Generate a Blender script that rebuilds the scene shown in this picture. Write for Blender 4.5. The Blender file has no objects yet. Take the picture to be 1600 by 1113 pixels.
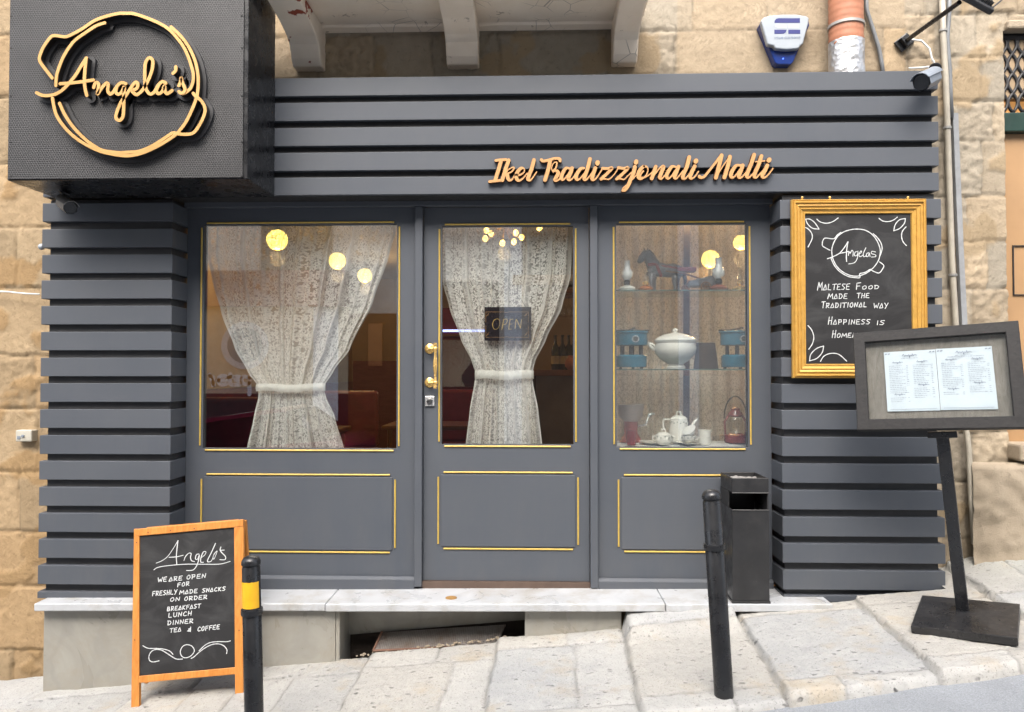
import bpy, bmesh, math, random
import numpy as np
from mathutils import Vector, Matrix, noise as mnoise
R = math.radians
C = bpy.context.scene.collection
scene = bpy.context.scene
random.seed(7)

# ------------------------------------------------------------------ camera, sky, sun, exposure
F, W, H, CAMY, CAMZ = 1150.0, 1600.0, 1113.0, -4.05, 1.6
YAW, PIT = R(1.7), R(1.2)
cam = bpy.data.objects.new('camera', bpy.data.cameras.new('camera')); C.objects.link(cam)
cam.location = (0, CAMY, CAMZ); cam.rotation_euler = (R(90) + PIT, 0, YAW)
cam.data.sensor_width = 36; cam.data.sensor_fit = 'HORIZONTAL'; cam.data.lens = 36 * F / W
cam.data.clip_start = .02; cam.data.clip_end = 400
scene.camera = cam
wd = bpy.data.worlds.new('World'); scene.world = wd; wd.use_nodes = True
wn = wd.node_tree
sky = wn.nodes.new('ShaderNodeTexSky'); sky.sky_type = 'NISHITA'; sky.sun_disc = False
SUN_EL, SUN_AZ = R(50), R(190)          # azimuth of the sun, clockwise from +Y
sky.sun_elevation = SUN_EL; sky.sun_rotation = SUN_AZ
sky.air_density = 1.0; sky.dust_density = 6.0; sky.ozone_density = 1.0
hs = wn.nodes.new('ShaderNodeHueSaturation'); hs.inputs['Saturation'].default_value = .55
wn.links.new(sky.outputs[0], hs.inputs['Color'])
wn.links.new(hs.outputs[0], wn.nodes['Background'].inputs[0]); wn.nodes['Background'].inputs[1].default_value = .15
sun = bpy.data.objects.new('sun', bpy.data.lights.new('sun', 'SUN')); C.objects.link(sun)
sun.data.energy = .75; sun.data.angle = R(60); sun.data.color = (1, .95, .88)
sd = Vector((math.sin(SUN_AZ) * math.cos(SUN_EL), math.cos(SUN_AZ) * math.cos(SUN_EL), math.sin(SUN_EL)))
sun.rotation_euler = sd.to_track_quat('Z', 'Y').to_euler(); sun.location = (0, -8, 14)
scene.view_settings.view_transform = 'Standard'; scene.view_settings.look = 'None'
scene.view_settings.exposure = 1.75; scene.view_settings.gamma = 1
scene.cycles.use_denoising = True
scene.cycles.transparent_max_bounces = 16
scene.cycles.max_bounces = 8
scene.cycles.caustics_reflective = False; scene.cycles.caustics_refractive = False
scene.cycles.sample_clamp_indirect = 6

# ------------------------------------------------------------------ measuring helpers (photo point -> point on a known plane)
fwd = np.array([-math.sin(YAW) * math.cos(PIT), math.cos(YAW) * math.cos(PIT), math.sin(PIT)])
rgt = np.array([math.cos(YAW), math.sin(YAW), 0.]); upv = np.cross(rgt, fwd); CP = np.array([0, CAMY, CAMZ])
def ray(px, py): return fwd + rgt * (px - W / 2) / F + upv * (H / 2 - py) / F
def at(px, py, Y):
    r = ray(px, py); return Vector(CP + r * ((Y - CAMY) / r[1]))
def onplane(px, py, p0, n):
    r = ray(px, py); n = np.array(n); t = ((np.array(p0) - CP) @ n) / (r @ n); return Vector(CP + r * t)
GA, GB, GC = .233, .128, .05
def gz(x, Y): return GA + GB * x + GC * (min(Y, .2) + .2)
def ground(px, py):
    r = ray(px, py); t = (GA + GC * (CAMY + .2) - CAMZ) / (r[2] - GB * r[0] - GC * r[1]); return Vector(CP + r * t)

# ------------------------------------------------------------------ mesh builder
class MB:
    def __init__(s): s.v = []; s.f = []; s.uv = None; s.col = None
    def add(s, vs, fs):
        n = len(s.v); s.v += [Vector(v) for v in vs]; s.f += [[i + n for i in f] for f in fs]; return s
    def box(s, a, b, rot=None, about=None):
        x0, y0, z0 = a; x1, y1, z1 = b
        vs = [Vector(p) for p in ((x0,y0,z0),(x1,y0,z0),(x1,y1,z0),(x0,y1,z0),(x0,y0,z1),(x1,y0,z1),(x1,y1,z1),(x0,y1,z1))]
        if rot is not None:
            o = Vector(about) if about is not None else (Vector(a) + Vector(b)) / 2
            vs = [rot @ (v - o) + o for v in vs]
        return s.add(vs, [(0,3,2,1),(4,5,6,7),(0,1,5,4),(1,2,6,5),(2,3,7,6),(3,0,4,7)])
    def hexa(s, bot, top):
        return s.add(list(bot) + list(top), [(0,3,2,1),(4,5,6,7),(0,1,5,4),(1,2,6,5),(2,3,7,6),(3,0,4,7)])
    def prism(s, poly, d):               # planar polygon (3-D points) pushed along vector d
        n = len(poly); d = Vector(d); vs = [Vector(p) for p in poly]
        return s.add(vs + [v + d for v in vs], [list(range(n))[::-1], list(range(n, 2*n))] + [(i, (i+1) % n, n + (i+1) % n, n + i) for i in range(n)])
    def tube(s, pts, r, seg=12, cap=True):
        pts = [Vector(p) for p in pts]; n = len(pts); rr = r if isinstance(r, (list, tuple)) else [r] * n
        vs = []; fs = []; prev = None
        for i, p in enumerate(pts):
            t = (pts[min(i+1, n-1)] - pts[max(i-1, 0)]).normalized()
            if prev is None:
                a = Vector((0,0,1)) if abs(t.z) < .9 else Vector((1,0,0)); u = t.cross(a).normalized()
            else: u = (prev - t * prev.dot(t)).normalized()
            prev = u; w = t.cross(u)
            vs += [p + (u * math.cos(2*math.pi*k/seg) + w * math.sin(2*math.pi*k/seg)) * rr[i] for k in range(seg)]
        for i in range(n-1):
            for k in range(seg): fs.append((i*seg+k, i*seg+(k+1) % seg, (i+1)*seg+(k+1) % seg, (i+1)*seg+k))
        if cap: fs += [list(range(seg))[::-1], list(range((n-1)*seg, n*seg))]
        return s.add(vs, fs)
    def lathe(s, prof, c, axis=(0,0,1), seg=24):   # prof: (radius, height) pairs
        ax = Vector(axis).normalized(); q = Vector((0,0,1)).rotation_difference(ax); c = Vector(c)
        vs = []; fs = []
        for r_, h in prof:
            for k in range(seg): vs.append(c + q @ Vector((r_*math.cos(2*math.pi*k/seg), r_*math.sin(2*math.pi*k/seg), h)))
        m = len(prof)
        for i in range(m-1):
            for k in range(seg): fs.append((i*seg+k, i*seg+(k+1) % seg, (i+1)*seg+(k+1) % seg, (i+1)*seg+k))
        if prof[0][0] > 1e-5: fs.append(list(range(seg))[::-1])
        if prof[-1][0] > 1e-5: fs.append(list(range((m-1)*seg, m*seg)))
        return s.add(vs, fs)
    def ball(s, c, r, seg=20, squash=1.0):
        return s.lathe([(max(1e-6, r*math.sin(math.pi*i/12)), -r*squash*math.cos(math.pi*i/12)) for i in range(13)], c, seg=seg)
    def ribbon(s, pts, hw, n, depth, off=0.0, cap=True):   # stroke lying in a plane with normal n, raised by off, thickness depth
        n = Vector(n).normalized(); pts = [Vector(p) for p in pts]
        q = [pts[0]]; w = [hw[0] if isinstance(hw, (list, tuple)) else hw]
        for i, p in enumerate(pts[1:], 1):
            if (p - q[-1]).length > 1e-5: q.append(p); w.append(hw[i] if isinstance(hw, (list, tuple)) else hw)
        if len(q) < 2: q.append(q[0] + Vector((1e-3,0,0))); w.append(w[0])
        L = []; Rr = []; m = len(q)
        for i, p in enumerate(q):
            t = (q[min(i+1, m-1)] - q[max(i-1, 0)])
            if t.length < 1e-7: t = q[i] - q[i-1]
            t.normalize(); sd_ = n.cross(t)
            L.append(p + sd_*w[i]); Rr.append(p - sd_*w[i])
        def arc(p, t, r_):
            sd_ = n.cross(t); return [p + (sd_*math.cos(a) + t*math.sin(a))*r_ for a in (math.pi*k/6 for k in range(1, 6))]
        t1 = (q[-1]-q[-2]).normalized(); t0 = (q[0]-q[1]).normalized()
        vs = []; fs = []
        top = L + Rr
        for i in range(m-1): fs.append((i, m+i, m+i+1, i+1))
        ends = []
        e1 = arc(q[-1], t1, w[-1]) if cap else []; e0 = arc(q[0], t0, w[0]) if cap else []
        i1 = len(top); top += e1; i0 = len(top); top += e0
        if cap:
            fs.append([m-1] + [m+m-1] + list(range(i1+4, i1-1, -1)))
            fs.append([m, 0] + list(range(i0+4, i0-1, -1)))
        outline = list(range(m)) + list(range(i1, i1+len(e1))) + list(range(2*m-1, m-1, -1)) + list(range(i0, i0+len(e0)))
        N = len(top); vs = [p + n*(off+depth) for p in top]
        if depth > 0:
            vs += [p + n*off for p in top]; k = len(outline)
            fs += [(outline[i], outline[(i+1) % k], outline[(i+1) % k]+N, outline[i]+N) for i in range(k)]
        return s.add(vs, fs)
    def grid(s, nx, ny, fn, uv=None):
        vs = []; fs = []; uvs = []
        for j in range(ny+1):
            for i in range(nx+1):
                vs.append(Vector(fn(i/nx, j/ny)))
                if uv: uvs.append(uv(i/nx, j/ny))
        for j in range(ny):
            for i in range(nx): a = j*(nx+1)+i; fs.append((a, a+1, a+nx+2, a+nx+1))
        if uv: s.uv = (s.uv or []) + uvs
        return s.add(vs, fs)
    def build(s, name, mat, parent=None, label=None, smooth=False, bevel=0, seg=2, fixn=True):
        me = bpy.data.meshes.new(name)
        o0 = Vector((0,0,0)); p = parent
        while p is not None: o0 = o0 + p.location; p = p.parent
        me.from_pydata([v - o0 for v in s.v], [], s.f); me.update()
        if fixn:
            bm = bmesh.new(); bm.from_mesh(me); bmesh.ops.recalc_face_normals(bm, faces=bm.faces); bm.to_mesh(me); bm.free()
        if s.uv:
            ul = me.uv_layers.new(name='UVMap')
            for lp in me.loops: ul.data[lp.index].uv = s.uv[lp.vertex_index]
        if s.col:
            ca = me.color_attributes.new('tone', 'FLOAT_COLOR', 'POINT')
            ca.data.foreach_set('color', np.array(s.col, dtype=np.float32).ravel())
        me.materials.append(mat)
        if smooth: me.shade_smooth() if smooth is True else me.shade_smooth()
        o = bpy.data.objects.new(name, me); C.objects.link(o)
        if parent: o.parent = parent
        if smooth == 'auto':
            mo = o.modifiers.new('edges', 'EDGE_SPLIT'); mo.split_angle = R(40)
        if bevel:
            b = o.modifiers.new('bevel', 'BEVEL'); b.width = bevel; b.segments = seg; b.limit_method = 'ANGLE'; b.angle_limit = R(40)
        if label: o['label'] = label
        return o
def thing(name, label, cat, loc=(0,0,0), group=None):
    o = bpy.data.objects.new(name, None); C.objects.link(o); o.location = Vector(loc); o.empty_display_size = .1
    o['label'] = label; o['category'] = cat
    if group: o['group'] = group
    return o
def tag(o, label, cat, group=None):
    o['label'] = label; o['category'] = cat
    if group: o['group'] = group
    return o
def structure(o): o['kind'] = 'structure'; return o
def copy_tree(o, parent=None):
    c = o.copy(); C.objects.link(c); c.parent = parent
    for ch in list(o.children): copy_tree(ch, c)
    return c
def smooth_pts(pts, sub=6, closed=False):
    P = [Vector((p[0], p[1], 0)) for p in pts]
    if len(P) < 3: return [(p.x, p.y) for p in P]
    out = []; n = len(P)
    for i in range(n if closed else n-1):
        g = (lambda k: P[k % n]) if closed else (lambda k: P[max(0, min(n-1, k))])
        a, b, c, d = g(i-1), g(i), g(i+1), g(i+2)
        for k in range(sub):
            t = k/sub
            q = .5*((2*b) + (c-a)*t + (2*a-5*b+4*c-d)*t*t + (3*b-a-3*c+d)*t**3); out.append((q.x, q.y))
    e = P[0] if closed else P[-1]; out.append((e.x, e.y)); return out

# ------------------------------------------------------------------ procedural materials
class NT:
    def __init__(s, name):
        s.m = bpy.data.materials.new(name); s.m.use_nodes = True; s.t = s.m.node_tree
        s.b = s.t.nodes['Principled BSDF']; s.out = s.t.nodes['Material Output']; s.co = None
    def n(s, typ, **kw):
        nd = s.t.nodes.new('ShaderNode' + typ)
        for k, v in kw.items():
            if k in nd.inputs: nd.inputs[k].default_value = v
            else: setattr(nd, k, v)
        return nd
    def l(s, a, b): s.t.links.new(a, b)
    def coord(s, kind='Object'):
        if s.co is None: s.co = s.n('TexCoord')
        return s.co.outputs[kind]
    def noise(s, scale, detail=4, rough=.6, vec=None, dist=0):
        nd = s.n('TexNoise', Scale=scale, Detail=detail, Roughness=rough, Distortion=dist); s.l(vec or s.coord(), nd.inputs['Vector']); return nd.outputs['Fac']
    def scaled(s, sc, kind='Object'):
        m = s.n('Mapping'); m.inputs['Scale'].default_value = sc; s.l(s.coord(kind), m.inputs['Vector']); return m.outputs[0]
    def ramp(s, fac, stops):
        r = s.n('ValToRGB'); el = r.color_ramp.elements
        while len(el) < len(stops): el.new(.5)
        for e, (p, c) in zip(el, stops): e.position = p; e.color = (c if len(c) == 4 else (*c, 1)) if not isinstance(c, (int, float)) else (c, c, c, 1)
        s.l(fac, r.inputs[0]); return r.outputs[0]
    def mix(s, fac, a, b, mode='MIX'):
        m = s.n('Mix', data_type='RGBA', blend_type=mode)
        for v, i in ((fac, m.inputs[0]), (a, m.inputs[6]), (b, m.inputs[7])):
            if hasattr(v, 'links'): s.l(v, i)
            else: i.default_value = v if isinstance(v, (int, float)) else ((*v, 1) if len(v) == 3 else v)
        return m.outputs[2]
    def math(s, op, a, b=None, clamp=False):
        m = s.n('Math', operation=op); m.use_clamp = clamp
        for v, i in ((a, m.inputs[0]), (b, m.inputs[1])):
            if v is None: continue
            if hasattr(v, 'links'): s.l(v, i)
            else: i.default_value = v
        return m.outputs[0]
    def bump(s, h, strength=.3, dist=.01):
        b = s.n('Bump', Strength=strength, Distance=dist); s.l(h, b.inputs['Height']); s.l(b.outputs[0], s.b.inputs['Normal']); return b
    def base(s, v):
        if hasattr(v, 'links'): s.l(v, s.b.inputs['Base Color'])
        else: s.b.inputs['Base Color'].default_value = (*v, 1)
    def set(s, **kw):
        for k, v in kw.items():
            i = s.b.inputs[k.replace('_', ' ')]
            if hasattr(v, 'links'): s.l(v, i)
            else: i.default_value = v
def plain(name, c, rough=.5, metal=0, var=.12, nscale=12, bump=.1, bscale=60, bdist=.002, spec=.5, coat=0):
    t = NT(name); f = t.noise(nscale, 5)
    lo = tuple(x*(1-var) for x in c); hi = tuple(min(1, x*(1+var)) for x in c)
    t.base(t.ramp(f, [(.3, lo), (.7, hi)]))
    t.set(Metallic=metal, Roughness=t.ramp(t.noise(nscale*2.3, 3), [(.3, max(0, rough-.07)), (.7, min(1, rough+.07))]))
    t.b.inputs['Specular IOR Level'].default_value = spec; t.b.inputs['Coat Weight'].default_value = coat
    if bump: t.bump(t.noise(bscale, 3), bump, bdist)
    return t.m
def dirty(name, c, rough, dirt, amt):
    t = NT(name); f = t.noise(7, 5); lo = tuple(x*.7 for x in c); hi = tuple(x*1.4 for x in c); col = t.ramp(f, [(.3, lo), (.7, hi)])
    col = t.mix(t.math('MULTIPLY', t.ramp(t.noise(16, 7, .75), [(.52, 0.), (.70, 1.)]), amt), col, dirt)
    col = t.mix(t.ramp(t.noise(1., 3, .6, t.scaled((190, 190, 14))), [(.70, 0.), (.76, .5)]), col, dirt)
    col = t.mix(t.ramp(t.noise(130, 2), [(.70, 0.), (.75, .7)]), col, tuple(min(1, x*1.8) for x in dirt))
    t.base(col); t.set(Roughness=t.ramp(t.noise(11, 5, .7), [(.35, max(.05, rough-.06)), (.7, rough+.25)])); t.bump(t.noise(120, 3), .1, .002); return t.m
def emis(name, c, s):
    t = NT(name); t.base(c); t.b.inputs['Emission Color'].default_value = (*c, 1); t.set(Emission_Strength=s); return t.m

def mk_paint():
    t = NT('anthracite_paint')
    g = t.noise(1.0, 6, .65, t.scaled((3, 3, 90)))
    d = t.noise(2.2, 5, .6)
    col = t.mix(t.ramp(d, [(.35, 0.), (.75, 1.)]), (.066, .075, .091), (.077, .085, .099))
    specks = t.ramp(t.noise(140, 2, .5), [(.74, 0.), (.80, .35)])
    col = t.mix(specks, col, (.22, .21, .20))
    oi = t.n('ObjectInfo'); col = t.mix(t.math('MULTIPLY', oi.outputs['Random'], .35), col, (.095, .102, .113))
    gp_ = t.n('NewGeometry'); sz_ = t.n('SeparateXYZ'); t.l(gp_.outputs['Position'], sz_.inputs[0])
    mp = t.n('Mapping'); mp.inputs['Scale'].default_value = (9, 9, 2.5); t.l(gp_.outputs['Position'], mp.inputs[0])
    st = t.n('TexNoise', Scale=1., Detail=6., Roughness=.7); t.l(mp.outputs[0], st.inputs['Vector'])
    lowz = t.math('MULTIPLY', t.math('SUBTRACT', 1.0, sz_.outputs['Z'], True), 1.0, True)
    dust = t.math('MULTIPLY', t.ramp(st.outputs['Fac'], [(.42, 0.), (.72, 1.)]), t.math('ADD', t.math('MULTIPLY', lowz, .22), .06))
    col = t.mix(dust, col, (.135, .13, .12))
    t.base(col); t.set(Roughness=t.ramp(t.noise(9, 4), [(.3, .46), (.75, .62)]))
    t.b.inputs['Specular IOR Level'].default_value = .32; t.bump(g, .12, .002); return t.m
PAINT = mk_paint()
BACKING = plain('charcoal_backing_board', (.026, .027, .030), .55)
BLACK = plain('matt_black_board', (.012, .012, .013), .7)
DARKPAINT = PAINT
GOLDTRIM = plain('gilt_bead_paint', (.52, .36, .075), .35, metal=.1, var=.1, nscale=30)
GOLDLET = plain('gold_acrylic', (.56, .33, .12), .35, metal=.25, var=.05, nscale=8, bump=.05)
TANLET = plain('tan_cut_plywood', (.47, .245, .09), .5, var=.12, nscale=60, bump=.1)
BRASS = plain('polished_brass', (.80, .52, .18), .24, metal=.65, var=.06, nscale=30, bump=.03)
CHROME = plain('worn_chrome', (.62, .62, .62), .25, metal=.55, var=.08, nscale=40, bump=.05)
BLACKMETAL = dirty('black_coated_metal', (.010, .0105, .012), .22, (.07, .067, .064), .10)
BINMETAL = dirty('dark_grey_coated_steel', (.017, .017, .018), .34, (.07, .066, .062), .14)
BLACKPLASTIC = plain('black_plastic', (.016, .016, .018), .4, var=.15)
GREYPLASTIC = plain('pale_grey_plastic', (.20, .23, .27), .45, var=.08)
WHITEPLASTIC = plain('white_plastic', (.31, .345, .38), .35, var=.04)
BLUEPLASTIC = plain('deep_blue_plastic', (.01, .03, .16), .15, var=.1, bump=0)
NAVY = plain('navy_print', (.012, .018, .14), .5, var=.02, bump=0)
GREYPRINT = plain('grey_print', (.40, .44, .47), .5, var=.02, bump=0)
YELLOW = plain('yellow_reflective_tape', (.78, .42, .015), .4, var=.1)
ORANGEWOOD = None
def mk_board():
    t = NT('chalkboard'); a = t.noise(3.5, 6, .65, t.scaled((1, 1, 1.6)), 1.0)
    t.base(t.mix(t.ramp(a, [(.45, 0.), (.75, 1.)]), (.015, .015, .016), (.045, .046, .047))); t.set(Roughness=.62); t.b.inputs['Specular IOR Level'].default_value = .35; return t.m
CHALKBOARD = mk_board()
def mk_chalk():
    t = NT('chalk_white'); f = t.noise(420, 3, .7)
    t.base(t.ramp(f, [(.3, (.36, .375, .38)), (.6, (.62, .64, .64))])); t.set(Roughness=.9); return t.m
CHALK = mk_chalk()
def mk_wood(name, a, b, sc=(4, 40, 40), rough=.5):
    t = NT(name); g = t.noise(1.0, 7, .65, t.scaled(sc), 1.2)
    t.base(t.ramp(g, [(.3, a), (.5, tuple((x+y)/2 for x, y in zip(a, b))), (.7, b)])); t.set(Roughness=rough); t.b.inputs['Specular IOR Level'].default_value = .3; t.bump(g, .15, .003); return t.m
ORANGEWOOD = mk_wood('orange_varnished_pine', (.42, .155, .032), (.58, .25, .065), (40, 40, 4), .38)
DARKWOOD = mk_wood('black_stained_wood', (.012, .0115, .012), (.026, .025, .025), (5, 60, 60), .6)
GREYWOOD = mk_wood('weathered_grey_board', (.11, .095, .08), (.20, .175, .15), (40, 40, 3), .6)
BROWNWOOD = mk_wood('brown_table_wood', (.11, .04, .015), (.22, .09, .03), (4, 30, 30), .35)
MAROON = plain('maroon_leather', (.17, .018, .036), .38, var=.2, nscale=10, bump=.15)
MAROONPAINT = mk_wood('maroon_panelling', (.10, .013, .022), (.16, .024, .036), (3, 20, 20), .35)
GILT = plain('gilded_moulding', (.54, .31, .07), .34, metal=.25, var=.12, nscale=30, bump=.10, bscale=180)
PORCELAIN = plain('cream_porcelain', (.72, .69, .62), .12, var=.04, bump=0)
BLUEENAMEL = plain('teal_blue_enamel', (.012, .13, .20), .22, var=.2, nscale=20)
BROWNSHADE = plain('dark_brown_fabric', (.030, .018, .016), .85, var=.2, nscale=60)
REDENAMEL = plain('red_enamel', (.22, .045, .04), .25, var=.2)
HORSE = plain('painted_grey_wood', (.17, .165, .17), .4, var=.25, nscale=30)
REDLEATHER = plain('red_harness', (.25, .02, .025), .5)
AMBER = plain('amber_glassware', (.30, .09, .015), .12, var=.2)
CEMENT = plain('ash_sand', (.22, .21, .20), .95, var=.4, nscale=60, bump=.5, bscale=90, bdist=.006)
TERRACOTTA = plain('terracotta_pipe', (.36, .15, .082), .6, var=.14, nscale=14)
CONDUIT = plain('cream_pvc', (.36, .33, .27), .45, var=.15, nscale=9)
GREYCABLE = plain('grey_cable_trunking', (.15, .16, .17), .5, var=.2)
WHITECABLE = plain('white_cable', (.7, .7, .68), .5)
IRON = plain('wrought_iron', (.02, .019, .02), .5, var=.3, bump=.3)
GREENPAINT = plain('dark_green_paint', (.008, .03, .022), .4)
OCHRE = plain('ochre_door_paint', (.34, .205, .10), .5, var=.1, nscale=3)
PAPER = plain('white_paper', (.50, .54, .58), .8, var=.02, bump=.02)
INK = plain('grey_ink', (.20, .22, .28), .8, bump=0)
LAMPGLOW = emis('lit_globe', (1.0, .68, .13), 2.)
BULBGLOW = emis('lit_bulb', (1.0, .55, .12), 4.0)
BLUEGLOW = emis('blue_led', (.35, .45, 1.0), 1.3)
LEDDOT = emis('blue_alarm_led', (.05, .12, 1.0), 1.5)
CREAMWALL = plain('cream_plaster', (.33, .24, .15), .8, var=.1, nscale=3)
INTFLOOR = mk_wood('interior_floor_boards', (.09, .05, .03), (.15, .09, .05), (3, 25, 25), .4)
BOTTLE = plain('dark_bottle_glass', (.012, .03, .018), .1, bump=0)
def mk_glass(name, tint=(.96, .98, .98), k=1.9):
    t = NT(name); tr = t.n('BsdfTransparent'); tr.inputs[0].default_value = (*tint, 1)
    gl = t.n('BsdfGlossy'); gl.inputs['Roughness'].default_value = .0; gl.inputs[0].default_value = (1, 1, 1, 1)
    lw = t.n('LayerWeight', Blend=.5); f = t.math('MULTIPLY', t.math('ADD', .042, t.math('MULTIPLY', t.math('POWER', lw.outputs['Facing'], 5.), .958)), k, True)
    ms = t.n('MixShader'); t.l(f, ms.inputs[0]); t.l(tr.outputs[0], ms.inputs[1]); t.l(gl.outputs[0], ms.inputs[2]); t.l(ms.outputs[0], t.out.inputs[0]); return t.m
GLASS = mk_glass('window_glass', k=3.8)
MENUGLASS = mk_glass('menu_case_glass', k=1.0)
SHELFGLASS = mk_glass('shelf_glass', (.80, .90, .86), 1.)
CLEARGLASS = mk_glass('drinking_glass', (.92, .94, .94), 1.3)
OPALGLASS = plain('opal_glass', (.78, .78, .74), .15, var=.03, bump=0)
def mk_lace(name, tint, base_a, trl=.16):
    t = NT(name); uv = t.coord('UV')
    mp = t.n('Mapping'); t.l(uv, mp.inputs[0])
    def motif(scale, lobes, r0, amp, off):
        m2 = t.n('Mapping'); m2.inputs['Location'].default_value = (off, off*.37, 0); m2.inputs['Scale'].default_value = (1, 1, 0); t.l(uv, m2.inputs[0])
        v = t.n('TexVoronoi', Scale=scale, Randomness=.8); v.voronoi_dimensions = '2D'; t.l(m2.outputs[0], v.inputs['Vector'])
        d = t.n('VectorMath', operation='SUBTRACT'); t.l(m2.outputs[0], d.inputs[0]); t.l(v.outputs['Position'], d.inputs[1])
        sp = t.n('SeparateXYZ'); t.l(d.outputs[0], sp.inputs[0]); sc = t.n('SeparateColor'); t.l(v.outputs['Color'], sc.inputs[0])
        th = t.math('ARCTAN2', sp.outputs['Y'], sp.outputs['X'])
        c = t.math('COSINE', t.math('ADD', t.math('MULTIPLY', th, float(lobes)), t.math('MULTIPLY', sc.outputs[0], 6.28)))
        rad = t.math('ADD', r0, t.math('MULTIPLY', c, amp)); q = t.math('SUBTRACT', rad, v.outputs['Distance'])
        return t.ramp(t.math('ADD', t.math('MULTIPLY', q, 4.), .5), [(.44, 0.), (.60, 1.)]), v.outputs['Distance']
    fl_, d1_ = motif(25., 5, .37, .15, 0.); eye = t.ramp(d1_, [(.07, .0), (.11, 1.)])
    lf_, d2_ = motif(45., 2, .27, .20, 3.3); lf2, d3_ = motif(41., 2, .26, .20, 7.1)
    n2 = t.n('TexNoise', Scale=60., Detail=2.); t.l(mp.outputs[0], n2.inputs['Vector'])
    f = t.math('MAXIMUM', t.math('MULTIPLY', fl_, eye), t.math('MAXIMUM', lf_, lf2))
    f = t.math('MULTIPLY', f, t.ramp(n2.outputs['Fac'], [(.30, .55), (.55, 1.)]))
    ga = t.n('Attribute'); ga.attribute_name = 'tone'; gs = t.n('SeparateColor'); t.l(ga.outputs['Color'], gs.inputs[0])
    lw = t.n('LayerWeight', Blend=.5); f = t.math('MAXIMUM', f, t.math('ADD', t.math('MULTIPLY', t.math('POWER', lw.outputs['Facing'], 2.), .8), gs.outputs[0]), True)
    a = t.math('ADD', base_a, t.math('MULTIPLY', f, .82 - base_a), True)
    df = t.n('BsdfDiffuse'); df.inputs[0].default_value = (*tint, 1); tl = t.n('BsdfTranslucent'); tl.inputs[0].default_value = (*tint, 1)
    m1 = t.n('MixShader'); m1.inputs[0].default_value = trl; t.l(df.outputs[0], m1.inputs[1]); t.l(tl.outputs[0], m1.inputs[2])
    tr = t.n('BsdfTransparent'); ms = t.n('MixShader'); t.l(a, ms.inputs[0]); t.l(tr.outputs[0], ms.inputs[1]); t.l(m1.outputs[0], ms.inputs[2]); t.l(ms.outputs[0], t.out.inputs[0])
    return t.m
LACE = mk_lace('white_lace', (.97, .935, .875), .27)
LACETIE = mk_lace('gathered_lace', (.88, .85, .78), .85)
LACEBACK = mk_lace('display_lace', (.95, .88, .80), .46, .35)
def mk_stone(name, a, b, dark, bumpd=.006, rough=.85, tone=True):
    t = NT(name); at_ = t.n('Attribute'); at_.attribute_name = 'tone'
    n1 = t.noise(5, 6, .65); n2 = t.noise(38, 5, .7); n3 = t.noise(1.6, 3)
    col = t.mix(t.ramp(n1, [(.3, 0.), (.72, 1.)]), a, b)
    col = t.mix(t.ramp(n3, [(.5, 0.), (.8, .55)]), col, tuple(x*.78 for x in a))
    col = t.mix(t.ramp(n2, [(.57, 0.), (.70, .55)]), col, dark)
    if tone: col = t.mix(1.0, col, at_.outputs['Color'], 'MULTIPLY')
    t.base(col); t.set(Roughness=rough); t.b.inputs['Specular IOR Level'].default_value = .2
    vz = t.n('TexVoronoi', Scale=55.); t.l(t.mix(.12, t.coord(), t.n('TexNoise', Scale=30.).outputs['Color'], 'LINEAR_LIGHT'), vz.inputs['Vector'])
    h = t.math('ADD', t.math('ADD', t.noise(75, 7, .75), t.math('MULTIPLY', t.noise(24, 4, .6), 1.1)), t.math('MULTIPLY', vz.outputs['Distance'], .55)); t.bump(h, .42, bumpd); return t.m
STONE = mk_stone('weathered_limestone', (.30, .25, .182), (.36, .305, .228), (.185, .15, .108), .006)
def mk_paving():
    t = NT('worn_limestone_paving'); at_ = t.n('Attribute'); at_.attribute_name = 'tone'
    n1 = t.noise(3, 6, .65); n2 = t.noise(45, 4, .7)
    col = t.mix(t.ramp(n1, [(.35, 0.), (.7, 1.)]), (.345, .34, .32), (.40, .39, .36))
    col = t.mix(t.ramp(n2, [(.57, 0.), (.70, .40)]), col, (.19, .18, .16))
    col = t.mix(t.ramp(t.noise(4.5, 5, .6), [(.55, 0.), (.70, .5)]), col, (.36, .295, .20))
    col = t.mix(t.ramp(t.noise(3.2, 6, .7), [(.54, 0.), (.68, .45)]), col, (.24, .24, .235))
    col = t.mix(t.ramp(t.noise(120, 2, .5), [(.62, 0.), (.68, .55)]), col, (.12, .115, .11))
    vv = t.n('TexVoronoi', Scale=17.); t.l(t.mix(.08, t.scaled((1, 1.7, 1)), t.n('TexNoise', Scale=9.).outputs['Color'], 'LINEAR_LIGHT'), vv.inputs['Vector'])
    pits = t.math('MULTIPLY', t.ramp(vv.outputs['Distance'], [(.12, 1.), (.22, 0.)]), t.ramp(t.noise(6, 2), [(.46, 0.), (.52, 1.)]))
    col = t.mix(t.math('MULTIPLY', pits, .7), col, (.17, .165, .16))
    col = t.mix(1.0, col, at_.outputs['Color'], 'MULTIPLY')
    t.base(col); t.set(Roughness=.62); t.b.inputs['Specular IOR Level'].default_value = .35
    h = t.math('SUBTRACT', t.math('ADD', t.noise(70, 6, .7), t.math('MULTIPLY', t.noise(22, 4, .6), 1.4)), t.math('MULTIPLY', pits, 1.6)); t.bump(h, .6, .008); return t.m
PAVING = mk_paving()
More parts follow.
